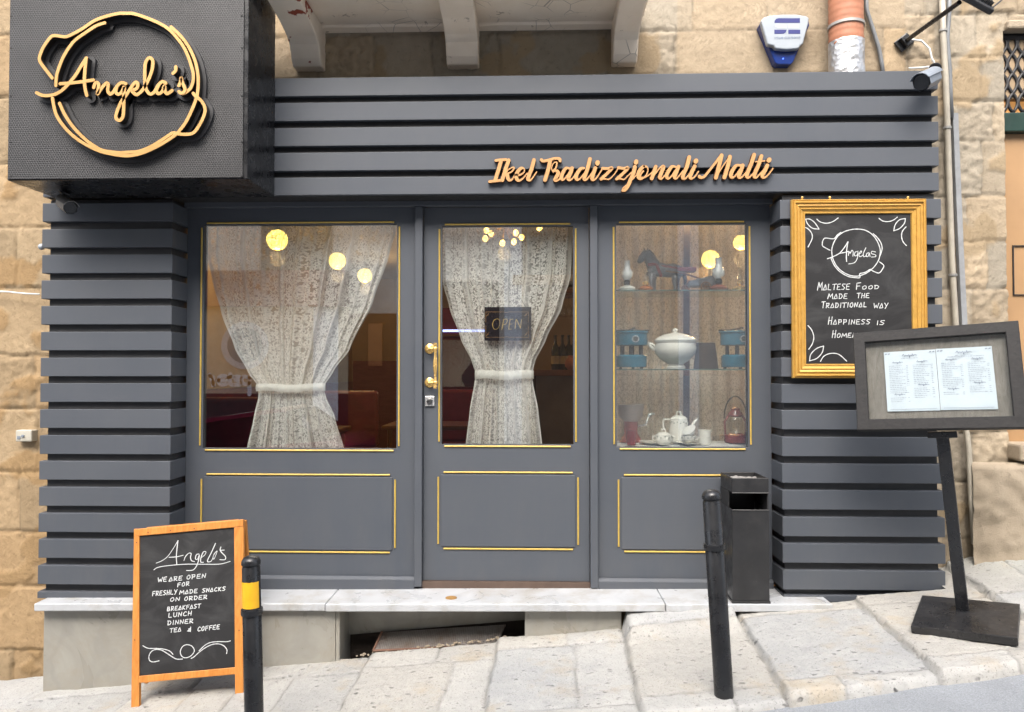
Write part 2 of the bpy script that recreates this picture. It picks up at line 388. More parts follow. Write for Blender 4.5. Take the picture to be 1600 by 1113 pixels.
def mk_marble(name, a, b, vein):
    t = NT(name); n = t.noise(3.2, 7, .6, None, 1.5)
    v = t.n('TexWave', Scale=1.3, Distortion=14., Detail=4.); v.inputs['Detail Scale'].default_value = 1.4; t.l(t.coord(), v.inputs['Vector'])
    col = t.mix(t.ramp(n, [(.35, 0.), (.7, 1.)]), a, b)
    col = t.mix(t.ramp(v.outputs['Fac'], [(.0, .28), (.16, 0.)]), col, vein)
    col = t.mix(t.ramp(t.noise(5, 6, .75), [(.48, 0.), (.68, .6)]), col, (.27, .24, .19))
    t.base(col); t.set(Roughness=t.ramp(n, [(.3, .22), (.7, .42)])); t.bump(t.noise(90, 3), .08, .002); return t.m
MARBLE = mk_marble('worn_white_marble', (.40, .415, .43), (.48, .495, .51), (.34, .355, .37))
MARBLEG = mk_marble('dirty_grey_marble', (.255, .245, .215), (.33, .32, .285), (.21, .205, .19))
def mk_asphalt():
    t = NT('worn_asphalt'); n = t.noise(170, 3, .8); m_ = t.noise(2.5, 4)
    col = t.mix(t.ramp(n, [(.35, 0.), (.7, 1.)]), (.19, .205, .222), (.34, .362, .385)); col = t.mix(t.ramp(m_, [(.4, 0.), (.8, .5)]), col, (.13, .135, .14))
    t.base(col); t.set(Roughness=.85); t.bump(n, .6, .006); return t.m
ASPHALT = mk_asphalt()
def mk_plaster_paint():
    t = NT('peeling_white_paint'); n = t.noise(4, 6, .6)
    col = t.mix(t.ramp(n, [(.35, 0.), (.7, 1.)]), (.80, .68, .54), (.87, .77, .64))
    col = t.mix(t.ramp(t.noise(9, 5, .7), [(.64, 0.), (.68, .8)]), col, (.36, .28, .20))
    ck = t.n('TexVoronoi', Scale=9., feature='DISTANCE_TO_EDGE'); t.l(t.coord(), ck.inputs['Vector'])
    crack = t.math('MULTIPLY', t.ramp(ck.outputs['Distance'], [(.0, 1.), (.018, 0.)]), t.ramp(t.noise(3, 2), [(.5, 0.), (.6, 1.)]))
    col = t.mix(t.math('MULTIPLY', crack, .8), col, (.12, .09, .07))
    t.base(col); t.set(Roughness=.7); t.bump(t.noise(30, 5, .7), .25, .006); return t.m
WHITEPAINT = mk_plaster_paint()
def mk_corbel_red():
    t = NT('flaking_white_over_red_paint'); n = t.noise(4, 6, .6)
    col = t.mix(t.ramp(n, [(.35, 0.), (.7, 1.)]), (.80, .69, .56), (.87, .78, .66))
    col = t.mix(t.ramp(t.noise(7.5, 4, .55), [(.60, 0.), (.62, 1.)]), col, (.30, .06, .03))
    t.base(col); t.set(Roughness=.7); t.bump(t.noise(30, 5, .7), .3, .006); return t.m
CORBELRED = mk_corbel_red()
def mk_perf():
    t = NT('perforated_black_sheet'); P = .0122
    sp = t.n('SeparateXYZ'); t.l(t.coord(), sp.inputs[0])
    zz = t.math('DIVIDE', sp.outputs['Z'], P*.866); row = t.math('FLOOR', zz)
    xx = t.math('ADD', t.math('DIVIDE', sp.outputs['X'], P), t.math('MULTIPLY', t.math('MODULO', t.math('ADD', row, 1000.), 2.), .5))
    fx = t.math('SUBTRACT', t.math('FRACT', xx), .5); fz = t.math('MULTIPLY', t.math('SUBTRACT', t.math('FRACT', zz), .5), .866)
    d = t.math('SQRT', t.math('ADD', t.math('MULTIPLY', fx, fx), t.math('MULTIPLY', fz, fz)))
    hole = t.ramp(d, [(.31, 1.), (.37, 0.)])
    met = t.mix(t.ramp(t.noise(3, 5), [(.35, 0.), (.75, 1.)]), (.034, .034, .036), (.060, .060, .063))
    t.base(t.mix(hole, met, (.008, .008, .008))); t.set(Roughness=.5); t.bump(t.math('SUBTRACT', 1., hole), .5, .004); return t.m
PERF = mk_perf()
def mk_foil():
    t = NT('crinkled_foil'); t.base((.58, .58, .58)); t.set(Metallic=.85, Roughness=.42)
    v = t.n('TexVoronoi', Scale=38.); t.l(t.coord(), v.inputs['Vector']); t.bump(t.math('ADD', v.outputs['Distance'], t.noise(25, 3)), .6, .008); return t.m
FOIL = mk_foil()
def mk_rib():
    t = NT('ribbed_rusty_sheet'); sp = t.n('SeparateXYZ'); t.l(t.coord(), sp.inputs[0])
    s_ = t.math('SINE', t.math('MULTIPLY', sp.outputs['X'], 640.))
    col = t.mix(t.ramp(t.noise(9, 5, .7), [(.4, 0.), (.65, 1.)]), (.26, .245, .23), (.18, .14, .115))
    t.base(t.mix(t.ramp(s_, [(.2, .3), (.6, 0.)]), col, (.12, .105, .095))); t.set(Roughness=.6, Metallic=.4); t.bump(s_, .5, .004); return t.m
RIBBED = mk_rib()

def heightfield(mb_kind, us, vs, pos, info):
    """grid over us x vs; info(u, v) -> (height, tone colour, keep)"""
    m = MB(); idx = {}; m.col = []
    for j, v in enumerate(vs):
        for i, u in enumerate(us):
            h, c, k = info(u, v)
            if k: idx[i, j] = len(m.v); m.v.append(Vector(pos(u, v, h))); m.col.append((*c, 1))
    for j in range(len(vs)-1):
        for i in range(len(us)-1):
            q = [idx.get(p) for p in ((i, j), (i+1, j), (i+1, j+1), (i, j+1))]
            if None not in q: m.f.append(q)
    return m
def fr(x, y, sc, o=5, seed=0): return mnoise.fractal(Vector((x*sc, y*sc, seed)), 1., 2., o)
# ------------------------------------------------------------------ ground
YW = .05                                   # face of the old stone wall
XJ = [-3.75, -3.2, -2.62, -2.02, -1.46, -.86, -.20, .44, 1.02, 1.63, 2.22, 2.85, 3.75]
rp = random.Random(11)
COLS = []
for k in range(len(XJ)-1):
    cuts = sorted([rp.uniform(-.40, -.30), rp.uniform(-1.0, -.90)])
    if k in (7, 6): cuts = [-.98, -.36]
    split = {}
    for q in range(3): split[q] = rp.uniform(.35, .7) if rp.random() < .5 else None
    COLS.append((cuts, split, [(rp.uniform(.93, 1.06), rp.uniform(-.03, .03), rp.uniform(-.006, .006)) for _ in range(8)], rp.uniform(-.02, .02)))
def kerb_y(x): return -1.10 + .06*(x-.95) + .012*fr(x, 0, 3, 3, 5)
def pave(x, y):
    ky = kerb_y(x)
    if y < ky - .02: return 0, (1, 1, 1), False
    if -2.55 < x < 2.10 and y > -.205: return 0, (1, 1, 1), False
    if -.97 < x < -.17 and y > -.165: return 0, (1, 1, 1), False
    wx = x + .010*fr(x, y, 7, 3, 1) - .03*(y+.6); wy = y + .012*fr(x, y, 6, 3, 2)
    k = 0
    while k < len(XJ)-2 and wx > XJ[k+1]: k += 1
    cuts, split, tones, tw = COLS[k]; yy = wy + tw*(wx-XJ[k])/.6
    q = sum(yy > c for c in cuts); d = min(wx-XJ[k], XJ[k+1]-wx); dd = min(abs(yy-c) for c in cuts)
    half = 0; ds = 1
    if split[q] is not None:
        xs = XJ[k] + (XJ[k+1]-XJ[k])*split[q]; half = wx > xs; ds = abs(wx-xs)
    T, hue, off = tones[q*2+half]
    xm = (XJ[k]+XJ[k+1])/2
    z = GA + GB*xm + (GB-.040)*(x-xm) + GC*(min(y, .2)+.2) + off
    rough = fr(x, y, 9, 5, 4); fine = fr(x, y, 34, 4, 6)
    z += .0035*rough + .0022*fine + .004*fr(x, y, 2.5, 2, 9)
    g1 = max(0, 1-d/.013); g2 = max(0, 1-min(dd, ds)/.009)
    z -= .014*g1 + .006*g2
    if y < ky + .02: z -= .16*(1-(y-ky+.02)/.04)**1.3
    rs = max(0, min(1, (y+.47)/.20))*max(0, min(1, (wx-.44)/.03))*max(0, min(1, (1.02-wx)/.03)); z += .075*rs*rs*(3-2*rs)
    lump = max(0, min(1, (x-2.1)/.5))*max(0, min(1, (y+.45)/.5)); z += lump*(.05 + .03*fr(x, y, 5, 4, 3))
    lum = T*(1-.48*max(g1, g2*.8)) * (1+.05*fine)
    grey = .12*max(0, fr(x, y, 2.2, 4, 12)); moss = lump*.18
    return z, (lum*(1+hue-grey-moss), lum*(1-grey*.9-moss*.8), lum*(1-hue*1.6-grey*.7-moss)), True
us = np.arange(-3.75, 3.76, .0125); vs = np.arange(-1.30, .061, .0125)
m = heightfield(None, us, vs, lambda u, v, h: (u, v, h), lambda u, v: pave(u, v))
structure(m.build('pavement', PAVING, smooth=True))
m = MB(); m.grid(60, 40, lambda a, b: (-22+44*a, -9+8.05*b, GA+GB*(-22+44*a)+GC*(-.9)-.032-.02*abs(.5-b)))
structure(m.build('road', ASPHALT, smooth=True))

# ------------------------------------------------------------------ old stone building
def course_table(seed, z0, z1, h0, h1, l0, l1, x0, x1):
    r_ = random.Random(seed); out = []; z = z0
    while z < z1:
        h = r_.uniform(h0, h1); xs = [x0 - r_.uniform(0, l0)]
        while xs[-1] < x1: xs.append(xs[-1] + r_.uniform(l0, l1))
        out.append((z, z+h, xs, [(r_.uniform(.86, 1.1), r_.uniform(-.05, .05), r_.uniform(-.008, .008), r_.random()) for _ in xs])); z += h
    return out
CT_L = course_table(3, -.6, 4.2, .30, .40, .35, .6, -3.6, -2.4)
CT_R = course_table(9, -.6, 4.2, .22, .31, .14, .30, 2.0, 3.6)
CT_T = course_table(5, 3.02, 4.2, .19, .26, .32, .62, -2.7, 2.3)
DX0 = at(1574, 300, YW).x; DZ1 = at(1590, 48, YW).z; DZ0 = at(1590, 692, YW).z
def wall_info(x, z):
    if -2.60 < x < 2.06 and z < 3.13: return 0, (1, 1, 1), False
    if x > DX0 and DZ0 < z < DZ1: return 0, (1, 1, 1), False
    ct = CT_L if x < -2.55 else (CT_R if x > 2.05 else CT_T)
    wx = x + .012*fr(x, z, 8, 4, 1); wz = z + .010*fr(x, z, 8, 4, 2)
    c = next((c for c in ct if c[0] <= wz < c[1]), ct[-1]); xs = c[2]
    i = max(0, sum(wx > q for q in xs)-1); i = min(i, len(c[3])-1)
    d = min(wz-c[0], c[1]-wz, abs(wx-xs[i]), abs(xs[min(i+1, len(xs)-1)]-wx))
    T, hue, off, rg = c[3][i]
    smoothblock = x > .8 and x < 2.05
    if smoothblock: rg = .1; off *= .3
    if x < -2.55: rg *= .75
    pit = fr(x, z, 24, 5, 8); big = fr(x, z, 6, 4, 3)
    h = off*.8 + .0025*big + (.003 + .015*max(0, rg-.42))*pit + .006*max(0, rg-.3)*fr(x, z, 60, 3, 5)
    patch = fr(x, z, 3.1, 4, 21)
    mort = 0
    if patch > .16 and not smoothblock: mort = min(1, (patch-.16)*9); h = h*(1-mort) + .004*mort
    g = max(0, 1-d/(.008 if smoothblock else .011)); h -= (.007 if smoothblock else .012)*g
    lum = T*(1 - (.34 if smoothblock else .26)*g + .10*pit*(.4+rg))
    if smoothblock: hue += .05; lum *= .98
    a, b_ = (1-mort), mort
    col = (lum*(1+hue)*a + .90*b_, lum*a + .83*b_, lum*(1-hue*1.3)*a + .72*b_)
    if x < -2.55: col = tuple(q*w for q, w in zip(col, (.98, .85, .68)))
    if z < 3.235 and -2.6 < x < 2.06:
        ld = max(0, min(1, (3.235 + .025*fr(x, z, 9, 3, 14) - z)/.03)); h += ld*(.030+.018*fr(x, z, 20, 4, 15)); dk = max(0, fr(x, z, 8, 4, 17)-.12)*2.2; col = tuple(q*(1-min(.7, dk)*ld) for q in col)
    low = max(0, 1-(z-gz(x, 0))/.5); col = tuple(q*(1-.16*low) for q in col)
    return h, col, True
bld = thing('stone_building', 'old weathered limestone building front around the dark grey café shopfront', 'building', (-3, YW, 0))
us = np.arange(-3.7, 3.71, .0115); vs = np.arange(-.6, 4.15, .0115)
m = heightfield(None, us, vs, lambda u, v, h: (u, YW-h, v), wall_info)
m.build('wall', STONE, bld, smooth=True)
# body of the building behind the stone face (room stands inside it)
m = MB(); m.box((-3.7, .10, 3.12), (3.7, 6.5, 4.15)); m.box((-3.7, .10, -1), (-2.62, 6.5, 3.118)); m.box((2.12, .10, -1), (DX0-.004, 6.5, 3.118)); m.box((-2.618, .12, -1), (2.118, 6.5, .385))
m.box((DX0-.002, .46, -1), (3.7, 6.5, 3.118)); m.build('wall_core', CREAMWALL, bld)
# doorway of the neighbouring entrance at the right
m = MB(); m.box((DX0, .02, DZ1), (3.7, .34, DZ1+.05)); m.box((DX0-.05, .09, DZ0), (DX0-.001, .34, DZ1)); m.box((DX0-.02, -.06, DZ0-.09), (3.7, .34, DZ0)); m.build('doorway_surround', STONE_PLAIN := mk_stone('dressed_limestone', (.31, .258, .19), (.37, .31, .235), (.20, .16, .115), .009, .85, False), bld, bevel=.012)
zt = at(1590, 175, .08).z; zt2 = at(1590, 205, .08).z
dn = MB().box((DX0, .13, DZ0), (3.6, .17, zt2-.001)).build('door', OCHRE, bld, label='ochre painted neighbouring door panel')
a = at(1583, 385, .12); b = at(1583, 460, .12); m = MB(); m.box((a.x, .122, b.z), (a.x+.006, .13, a.z)); m.box((a.x, .122, b.z-.006), (a.x+.4, .13, b.z)); m.box((a.x, .122, a.z), (a.x+.4, .13, a.z+.006)); m.build('panel_moulding', BLACK, dn)
MB().box((DX0, .085, zt2), (3.6, .16, zt)).build('transom', GREENPAINT, bld, bevel=.006)
MB().box((DX0, .15, zt), (3.6, .18, DZ1)).build('fanlight_panel', emis('lit_orange_fanlight', (.85, .42, .14), .16), bld)
m = MB(); gx0 = DX0+.01
for i in range(9):
    for sgn in (1, -1):
        pts = [(gx0 + .055*i + sgn*.026*math.sin(math.pi*t/6.), .095, zt + (DZ1-zt)*t/24.) for t in range(25)]; m.tube(pts, .0085, 6)
m.box((gx0-.01, .085, DZ1-.03), (3.6, .105, DZ1)); m.build('iron_grille', IRON, bld, smooth=True)
# big rough socle stone below the neighbour's door
r0 = at(1512, 700, -.02); 
m = MB(); zs = DZ0-.10
m.grid(40, 40, lambda u, v: (r0.x+.02+.8*u, -.03 - .03*min(1, 8*u) - .014*fr(u*.8, v*.7, 14, 5, 3) - .01*fr(u*.8, v*.7, 4, 3, 7) + (.05 if v > .985 else 0), .35+(zs-.35)*v)); m.build('socle_stone', STONE_PLAIN, bld, smooth=True)
# balcony on corbels
zb = at(620, 46, YW).z
xl0, xl1 = at(463, 103, YW).x, at(508, 103, YW).x; xc0, xc1 = at(700, 103, YW).x, at(749, 103, YW).x; xr0, xr1 = at(955, 103, YW).x, at(993, 103, YW).x
m = MB(); m.box((xl0-.02, -.46, zb), (xr1+.03, .09, zb+.12)); m.build('balcony_floor', WHITEPAINT, bld, bevel=.01)
m = MB(); m.prism([(xl0, .04, zb-.022), (xl0, .04, zb-.001), (xl0, -.018, zb-.001), (xl0, -.006, zb-.012)], (xr1-xl0, 0, 0)); m.build('cove_moulding', WHITEPAINT, bld)
for x0, x1, mt in ((xl0, xl1, CORBELRED), (xc0, xc1, WHITEPAINT), (xr0, xr1, WHITEPAINT)):
    prof = [(.08, zb+.0), (.08, 3.30), (-.015, 3.30), (-.045, 3.335), (-.075, 3.40), (-.12, 3.425), (-.24, 3.455), (-.42, 3.475), (-.45, 3.478), (-.45, zb+.0)]
    m = MB(); m.prism([(x0, y, z) for y, z in prof], (x1-x0, 0, 0)); m.build('corbel', mt, bld, bevel=.008)

# ------------------------------------------------------------------ shopfront
YS = -.17
shop = thing('shopfront', 'dark grey timber café shopfront with slatted pilasters and glazed door', 'shopfront', (-.3, 0, .40))
X0, X1, X2, X3 = -2.652, -1.937, 1.290, 2.122
def slat_set(name, x0, x1, tops, hgt, zlow, zhigh, inl, inr):
    p = MB().box((x0+inl, YS+.028, zlow), (x1-inr, YW+.02, zhigh)).build(name, BACKING if name != 'header_cladding' else BLACK, shop)
    for k, zt_ in enumerate(tops):
        j = random.uniform(-.0012, .0012)
        MB().box((x0+random.uniform(0, .002), YS+random.uniform(-.001, .001), max(zt_-hgt, zlow+.002)+j), (x1-random.uniform(0, .002), YW+.03, zt_+j)).build('slat', PAINT, p, bevel=.0025)
    return p
slat_set('header_cladding', X0, 2.112, [3.174-.1344*k for k in range(5)], .0985, 2.540, 3.16, .02, .02)
slat_set('slatted_pilaster', X0, X1, [2.507-.1388*k for k in range(16)], .1, .388, 2.53, .028, .02)
slat_set('slatted_pilaster', X2, X3, [2.500-.1379*k for k in range(15)], .1, .44, 2.53, .02, .024)
MB().box((X2+.004, YS+.004, .405), (X3-.02, .0, .4405)).build('base_board', PAINT, shop, bevel=.003)
# head board, posts
MB().box((X1-.01, -.028, 2.511), (X2+.01, .05, 2.56)).build('head_board', DARKPAINT, shop, bevel=.004)
def px0(x, y=600): return at(x, y, -.02).x
for xa, xb in ((px0(648), px0(660)), (px0(922), px0(934))):
    MB().box((xa, -.030, .425), (xb, .05, 2.511)).build('frame_post', DARKPAINT, shop, bevel=.004)
def rect(pl, pt, pr, pb, Y=0.):
    cx, cy = (pl+pr)/2, (pt+pb)/2
    return at(pl, cy, Y).x, at(cx, pt, Y).z, at(pr, cy, Y).x, at(cx, pb, Y).z
def panel(name, x0, x1, z0, z1, hole, low, ya, yb):
    hx0, hz1, hx1, hz0 = hole; m = MB()
    m.box((x0, ya, z0), (hx0, yb, z1)); m.box((hx1, ya, z0), (x1, yb, z1)); m.box((hx0, ya, hz1), (hx1, yb, z1)); m.box((hx0, ya, z0), (hx1, yb, hz0))
    p = m.build(name, DARKPAINT, shop)
    lx0, lz1, lx1, lz0 = low
    MB().box((lx0, ya-.006, lz0), (lx1, ya, lz1)).build('lower_panel', DARKPAINT, p, bevel=.005)
    MB().box((hx0-.004, ya+.012, hz0-.004), (hx1+.004, ya+.016, hz1+.004)).build('glass_pane', GLASS, p)
    c = .012; w = .0048
    for (bx0, bz1, bx1, bz0) in ((hx0-.010, hz1+.010, hx1+.010, hz0-.010), (lx0-.012, lz1+.012, lx1+.012, lz0-.012)):
        gap = .026
        for a_, b_ in (((bx0+gap, bz1), (bx1-gap, bz1)), ((bx0+gap, bz0), (bx1-gap, bz0)), ((bx0-c*.3, bz0+gap), (bx0-c*.3, bz1-gap)), ((bx1+c*.3, bz0+gap), (bx1+c*.3, bz1-gap))):
            MB().tube([(a_[0], ya-.003, a_[1]), (b_[0], ya-.003, b_[1])], w, 8).build('gilt_bead', GOLDTRIM, p, smooth='auto')
    return p
HL, LL = rect(318, 351, 620, 701), rect(319, 745, 613, 859)
HD, LD = rect(690, 353, 896, 695), rect(689, 742, 899, 855)
HR, LR = rect(963, 350, 1168, 699), rect(971, 746, 1166, 859)
pl = panel('window_panel', X1, px0(648), .425, 2.511, HL, LL, .0, .045)
pr = panel('window_panel', px0(934), X2, .425, 2.511, HR, LR, .0, .045)
door = panel('door', px0(660)+.003, px0(922)-.003, .452, 2.508, HD, LD, .008, .05)
door['label'] = 'middle glazed door with brass pull handle'
for x0, x1, in ((X1, px0(648)), (px0(934), X2)):
    m = MB(); m.box((x0, -.026, .40), (x1, -.0005, .462)); m.prism([(x0, -.026, .462), (x0, -.0005, .462), (x0, -.0005, .476), (x0, -.010, .476)], (x1-x0, 0, 0)); m.build('kick_rail', DARKPAINT, shop, bevel=.002)
# threshold strip
MB().box((px0(660), -.01, .405), (px0(922), .06, .450)).build('threshold', plain('rusty_threshold', (.09, .06, .045), .7), shop)
# brass pull handle and lock
hb = []; 
hd = MB()
for y_ in (545, 598):
    p = at(671, y_, -.0); hd.lathe([(.0275, 0), (.0275, .005), (.021, .009), (.021, .013), (.012, .016), (.009, .05)], (p.x, .008, p.z), (0, -1, 0), 20)
    q = at(680, y_, -.05); hd.tube([(p.x, -.038, p.z), (q.x, -.045, q.z)], .0075, 10); hd.ball((q.x, -.045, q.z), .0135, 14)
a, b = at(680, 536, -.05), at(680, 607, -.05); zz = [b.z + (a.z-b.z)*t/20 for t in range(21)]
prof = [.010, .011, .007, .011, .008, .007, .0075, .009, .0105, .0115, .012, .0115, .0105, .009, .0075, .007, .008, .011, .007, .011, .010]
hd.lathe([(r_, z-zz[0]) for r_, z in zip(prof, zz)], (a.x, -.045, zz[0]), seg=14); hd.build('pull_handle', BRASS, door, smooth='auto')
p = at(671.5, 627, 0); m = MB(); m.box((p.x-.026, -.004, p.z-.028), (p.x+.026, .008, p.z+.028)); lk = m.build('lock_plate', CHROME, door, bevel=.004)
MB().lathe([(.016, 0), (.016, .008), (.010, .011), (.004, .011)], (p.x, -.004, p.z), (0, -1, 0), 18).build('keyhole', plain('dark_keyway', (.12, .12, .12), .3, metal=.8), lk, smooth='auto')
# marble sill: three slabs, slightly falling to the left with the street
def sz(x): return .392 + (x+2.65)*.0098
def slab(x0, x1, yf, name='marble_sill'):
    t_ = .040
    bot = [(x0, yf, sz(x0)-t_), (x1, yf, sz(x1)-t_), (x1, .02, sz(x1)-t_), (x0, .02, sz(x0)-t_)]
    MB().hexa(bot, [(a_, b_, c_+t_) for a_, b_, c_ in bot]).build(name, MARBLE, shop, bevel=.006, seg=3)
xs1, xs2 = at(508, 935, -.28).x, at(1040, 940, -.28).x
slab(-2.60, xs1-.002, -.272); slab(xs1+.001, xs2-.002, -.282); slab(xs2+.001, 1.50, -.285)
d_ = at(705, 923, -.18); MB().lathe([(.030, 0), (.030, .0022), (.0, .0028)], (d_.x, d_.y, sz(d_.x)), seg=24).build('floor_disc', plain('rusted_brass_disc', (.42, .24, .08), .5, metal=.4, nscale=60), shop)
# plinth under the sill
def blk(x0, x1, yf, zb_, name, mt, yb=.06):
    zb0 = zb_ if isinstance(zb_, tuple) else (zb_, zb_)
    bot = [(x0, yf, zb0[0]), (x1, yf, zb0[1]), (x1, yb, zb0[1]), (x0, yb, zb0[0])]
    top = [(x0, yf, sz(x0)-.041), (x1, yf, sz(x1)-.041), (x1, yb, sz(x1)-.041), (x0, yb, sz(x0)-.041)]
    MB().hexa(bot, top).build(name, mt, shop, bevel=.004)
blk(-2.585, -1.475, -.215, -.22, 'plinth_block', MARBLEG); blk(-1.470, -1.452, -.195, -.1, 'plinth_joint', STONE_PLAIN)
xe = at(524, 990, -.235).x; blk(-1.447, xe, -.235, .0, 'plinth_block', MARBLEG); blk(xe+.001, xe+.022, -.233, .02, 'plinth_edge', MARBLEG)
xr = at(820, 960, -.22).x; blk(xr, .45, -.222, .10, 'plinth_block', MARBLEG)
m = MB(); m.hexa([(xe+.02, -.035, .165), (xr-.001, -.035, .255), (xr-.001, .0, .255), (xe+.02, .0, .165)], [(xe+.02, -.055, sz(xe)-.041), (xr-.001, -.055, sz(xr)-.041), (xr-.001, .0, sz(xr)-.041), (xe+.02, .0, sz(xe)-.041)]); m.build('recess_panel', MARBLEG, shop)
# cellar opening with its ribbed sheet
m = MB(); m.hexa([(xe-.0, -.20, -.25), (xr+.02, -.20, -.25), (xr+.02, -.19, -.25), (xe-.0, -.19, -.25)], [(xe-.0, -.20, .055), (xr+.02, -.20, .17), (xr+.02, -.19, .17), (xe-.0, -.19, .055)]); m.box((xe-.05, -.32, -.25), (xr+.1, .1, -.24)); m.box((xe-.0, -.01, -.24), (xr+.05, .0, .30)); structure(m.build('cellar_pit', plain('damp_earth', (.05, .038, .03), .95, bump=.6, bscale=30, bdist=.02)))
t0, t1, b0, b1 = at(597, 988, -.06), at(790, 976, -.06), at(583, 1018, -.175), at(775, 1009, -.175)
gr = thing('cellar_hatch', 'ribbed metal cellar hatch sheet in the pavement gap below the door sill', 'hatch', b0)
nrm = (t1-t0).cross(b0-t0).normalized(); nrm = nrm if nrm.z > 0 else -nrm
m = MB(); m.hexa([b0-nrm*.012, b1-nrm*.012, t1-nrm*.012, t0-nrm*.012], [b0, b1, t1, t0]); m.build('ribbed_sheet', RIBBED, gr)
m = MB(); m.tube([b0+nrm*.004, b1+nrm*.004], .007, 8); m.tube([b0+nrm*.004, t0+nrm*.004], .006, 8); m.build('edge_strip', plain('rusty_edge', (.17, .09, .06), .75, nscale=40), gr)
m = MB()
for k in range(70):
    x = random.uniform(-.95, -.14); s_ = random.uniform(.004, .011); y = random.uniform(-.20, -.165); z = gz(x, y) - .004
    m.ball((x, y, z), s_, 6, .6)
o = m.build('rubble', STONE_PLAIN, None); o['kind'] = 'stuff'
# ------------------------------------------------------------------ lettering helpers
def zoom_map(ox, oy, s): return lambda p: (ox + p[0]/s, oy + p[1]/s)
def strokes_on(mb, strokes, to3d, n, hw, depth, off=0., sub=6, zm=None, step=0., press=None, jitter=0.):
    """strokes: lists of photo points; each becomes one raised ribbon on a plane with normal n"""
    for i, st in enumerate(strokes):
        pts = [zm(p) for p in st] if zm else st
        if len(pts) == 1: pts = [pts[0], (pts[0][0]+.6, pts[0][1]-.6)]
        pts = smooth_pts(pts, sub)
        w = []
        for k in range(len(pts)):
            a_, b_ = pts[max(0, k-1)], pts[min(len(pts)-1, k+1)]; dx, dy = b_[0]-a_[0], b_[1]-a_[1]; L = math.hypot(dx, dy) or 1
            f = 1.
            if press:
                thin, thick, mid = press; d_ = dy/L
                f = mid + (thick-mid)*d_ if d_ > 0 else mid + (mid-thin)*d_
            w.append(hw*f*(1 + jitter*math.sin(k*1.7+i)))
        if press and len(w) > 2:
            w = [(w[max(0, k-1)] + w[k] + w[min(len(w)-1, k+1)] + w[max(0, k-2)] + w[min(len(w)-1, k+2)])/5 for k in range(len(w))]
        mb.ribbon([to3d(*p) for p in pts], w, n, depth, off + step*i)
FONT = {
 'A': [[(0,0),(.45,1),(.8,0)], [(.15,.35),(.72,.35)]], 'a': [[(0,0),(.5,1),(.95,.05),(0,0)]],
 'B': [[(.05,0),(.05,1),(.7,.9),(.65,.55),(.05,.5)], [(.05,.5),(.85,.4),(.8,.02),(.05,0)]], 'C': [[(.9,.85),(.5,1),(.1,.6),(.1,.2),(.5,0),(.95,.12)]],
 'D': [[(.12,0),(.12,1)], [(-.05,.98),(.6,.95),(.95,.55),(.7,.08),(.12,0)]], 'E': [[(.9,1),(.1,.95),(.05,.02),(.95,0)], [(.08,.5),(.75,.52)]],
 'F': [[(.15,0),(.1,.95),(.95,1)], [(.12,.5),(.8,.52)]], 'H': [[(.08,0),(.12,1)], [(.85,0),(.9,1)], [(.1,.5),(.88,.52)]], 'I': [[(.5,0),(.55,1)]],
 'K': [[(.1,0),(.1,1)], [(.85,1),(.12,.45),(.9,0)]], 'L': [[(.1,1),(.08,.05),(.9,0)]], 'M': [[(0,0),(.15,1),(.5,.3),(.88,1),(1,0)]],
 'N': [[(.05,0),(.1,1),(.85,.02),(.92,1)]], 'O': [[(.5,1),(.08,.65),(.15,.1),(.6,0),(.95,.4),(.8,.9),(.5,1)]], 'P': [[(.12,0),(.1,1)], [(-.02,.98),(.75,.98),(.8,.5),(.12,.42)]],
 'R': [[(.1,0),(.1,1)], [(-.02,.98),(.8,.95),(.75,.52),(.12,.45),(.95,0)]], 'S': [[(.95,.95),(.3,1),(.08,.75),(.5,.52),(.9,.3),(.6,.02),(0,.05)]],
 'T': [[(-.05,.95),(1.05,1)], [(.5,.97),(.48,0)]], 'U': [[(.05,1),(.1,.2),(.45,0),(.85,.15),(.92,1)]], 'W': [[(0,1),(.25,0),(.5,.7),(.75,0),(1,1)]],
 'Y': [[(0,1),(.48,.5)], [(1,1),(.3,-.1)]], 'G': [[(.9,.85),(.5,1),(.1,.6),(.15,.1),(.6,0),(.92,.35),(.55,.4)]],
 '&': [[(.9,.0),(.85,.95)], [(.85,.7),(.35,.55),(.75,.35),(.1,.15),(.8,.1)]], 'V': [[(0,1),(.45,0),(.9,1)]],
}
def word_strokes(word, x0, x1, y0, y1, h, slant=.12, big=1.0, gap=.30):
    """strokes in photo points; baseline from (x0,y0) to (x1,y1), letter height h"""
    wid = {'I': .35, 'M': 1.15, 'W': 1.2, ' ': .5}; ws = [wid.get(c.upper(), .85) for c in word]; tot = sum(ws) + gap*(len(word)-1); k = (x1-x0)/tot
    out = []; x = x0
    for i, c in enumerate(word):
        hh = h*(big if i == 0 else 1); w = ws[i]*k
        if c != ' ':
            for st in FONT[c]:
                q = []
                for a_, b_ in st:
                    X = x + a_*w + slant*b_*hh; Y = y0 + (y1-y0)*((X-x0)/(x1-x0)) - b_*hh; q.append((X, Y))
                r2 = []
                for p0, p1 in zip(q, q[1:]): r2 += [p0, ((p0[0]*2+p1[0])/3, (p0[1]*2+p1[1])/3), ((p0[0]+2*p1[0])/3, (p0[1]+2*p1[1])/3)]
                out.append(r2 + [q[-1]])
        x += (ws[i] + gap)*k
    return out

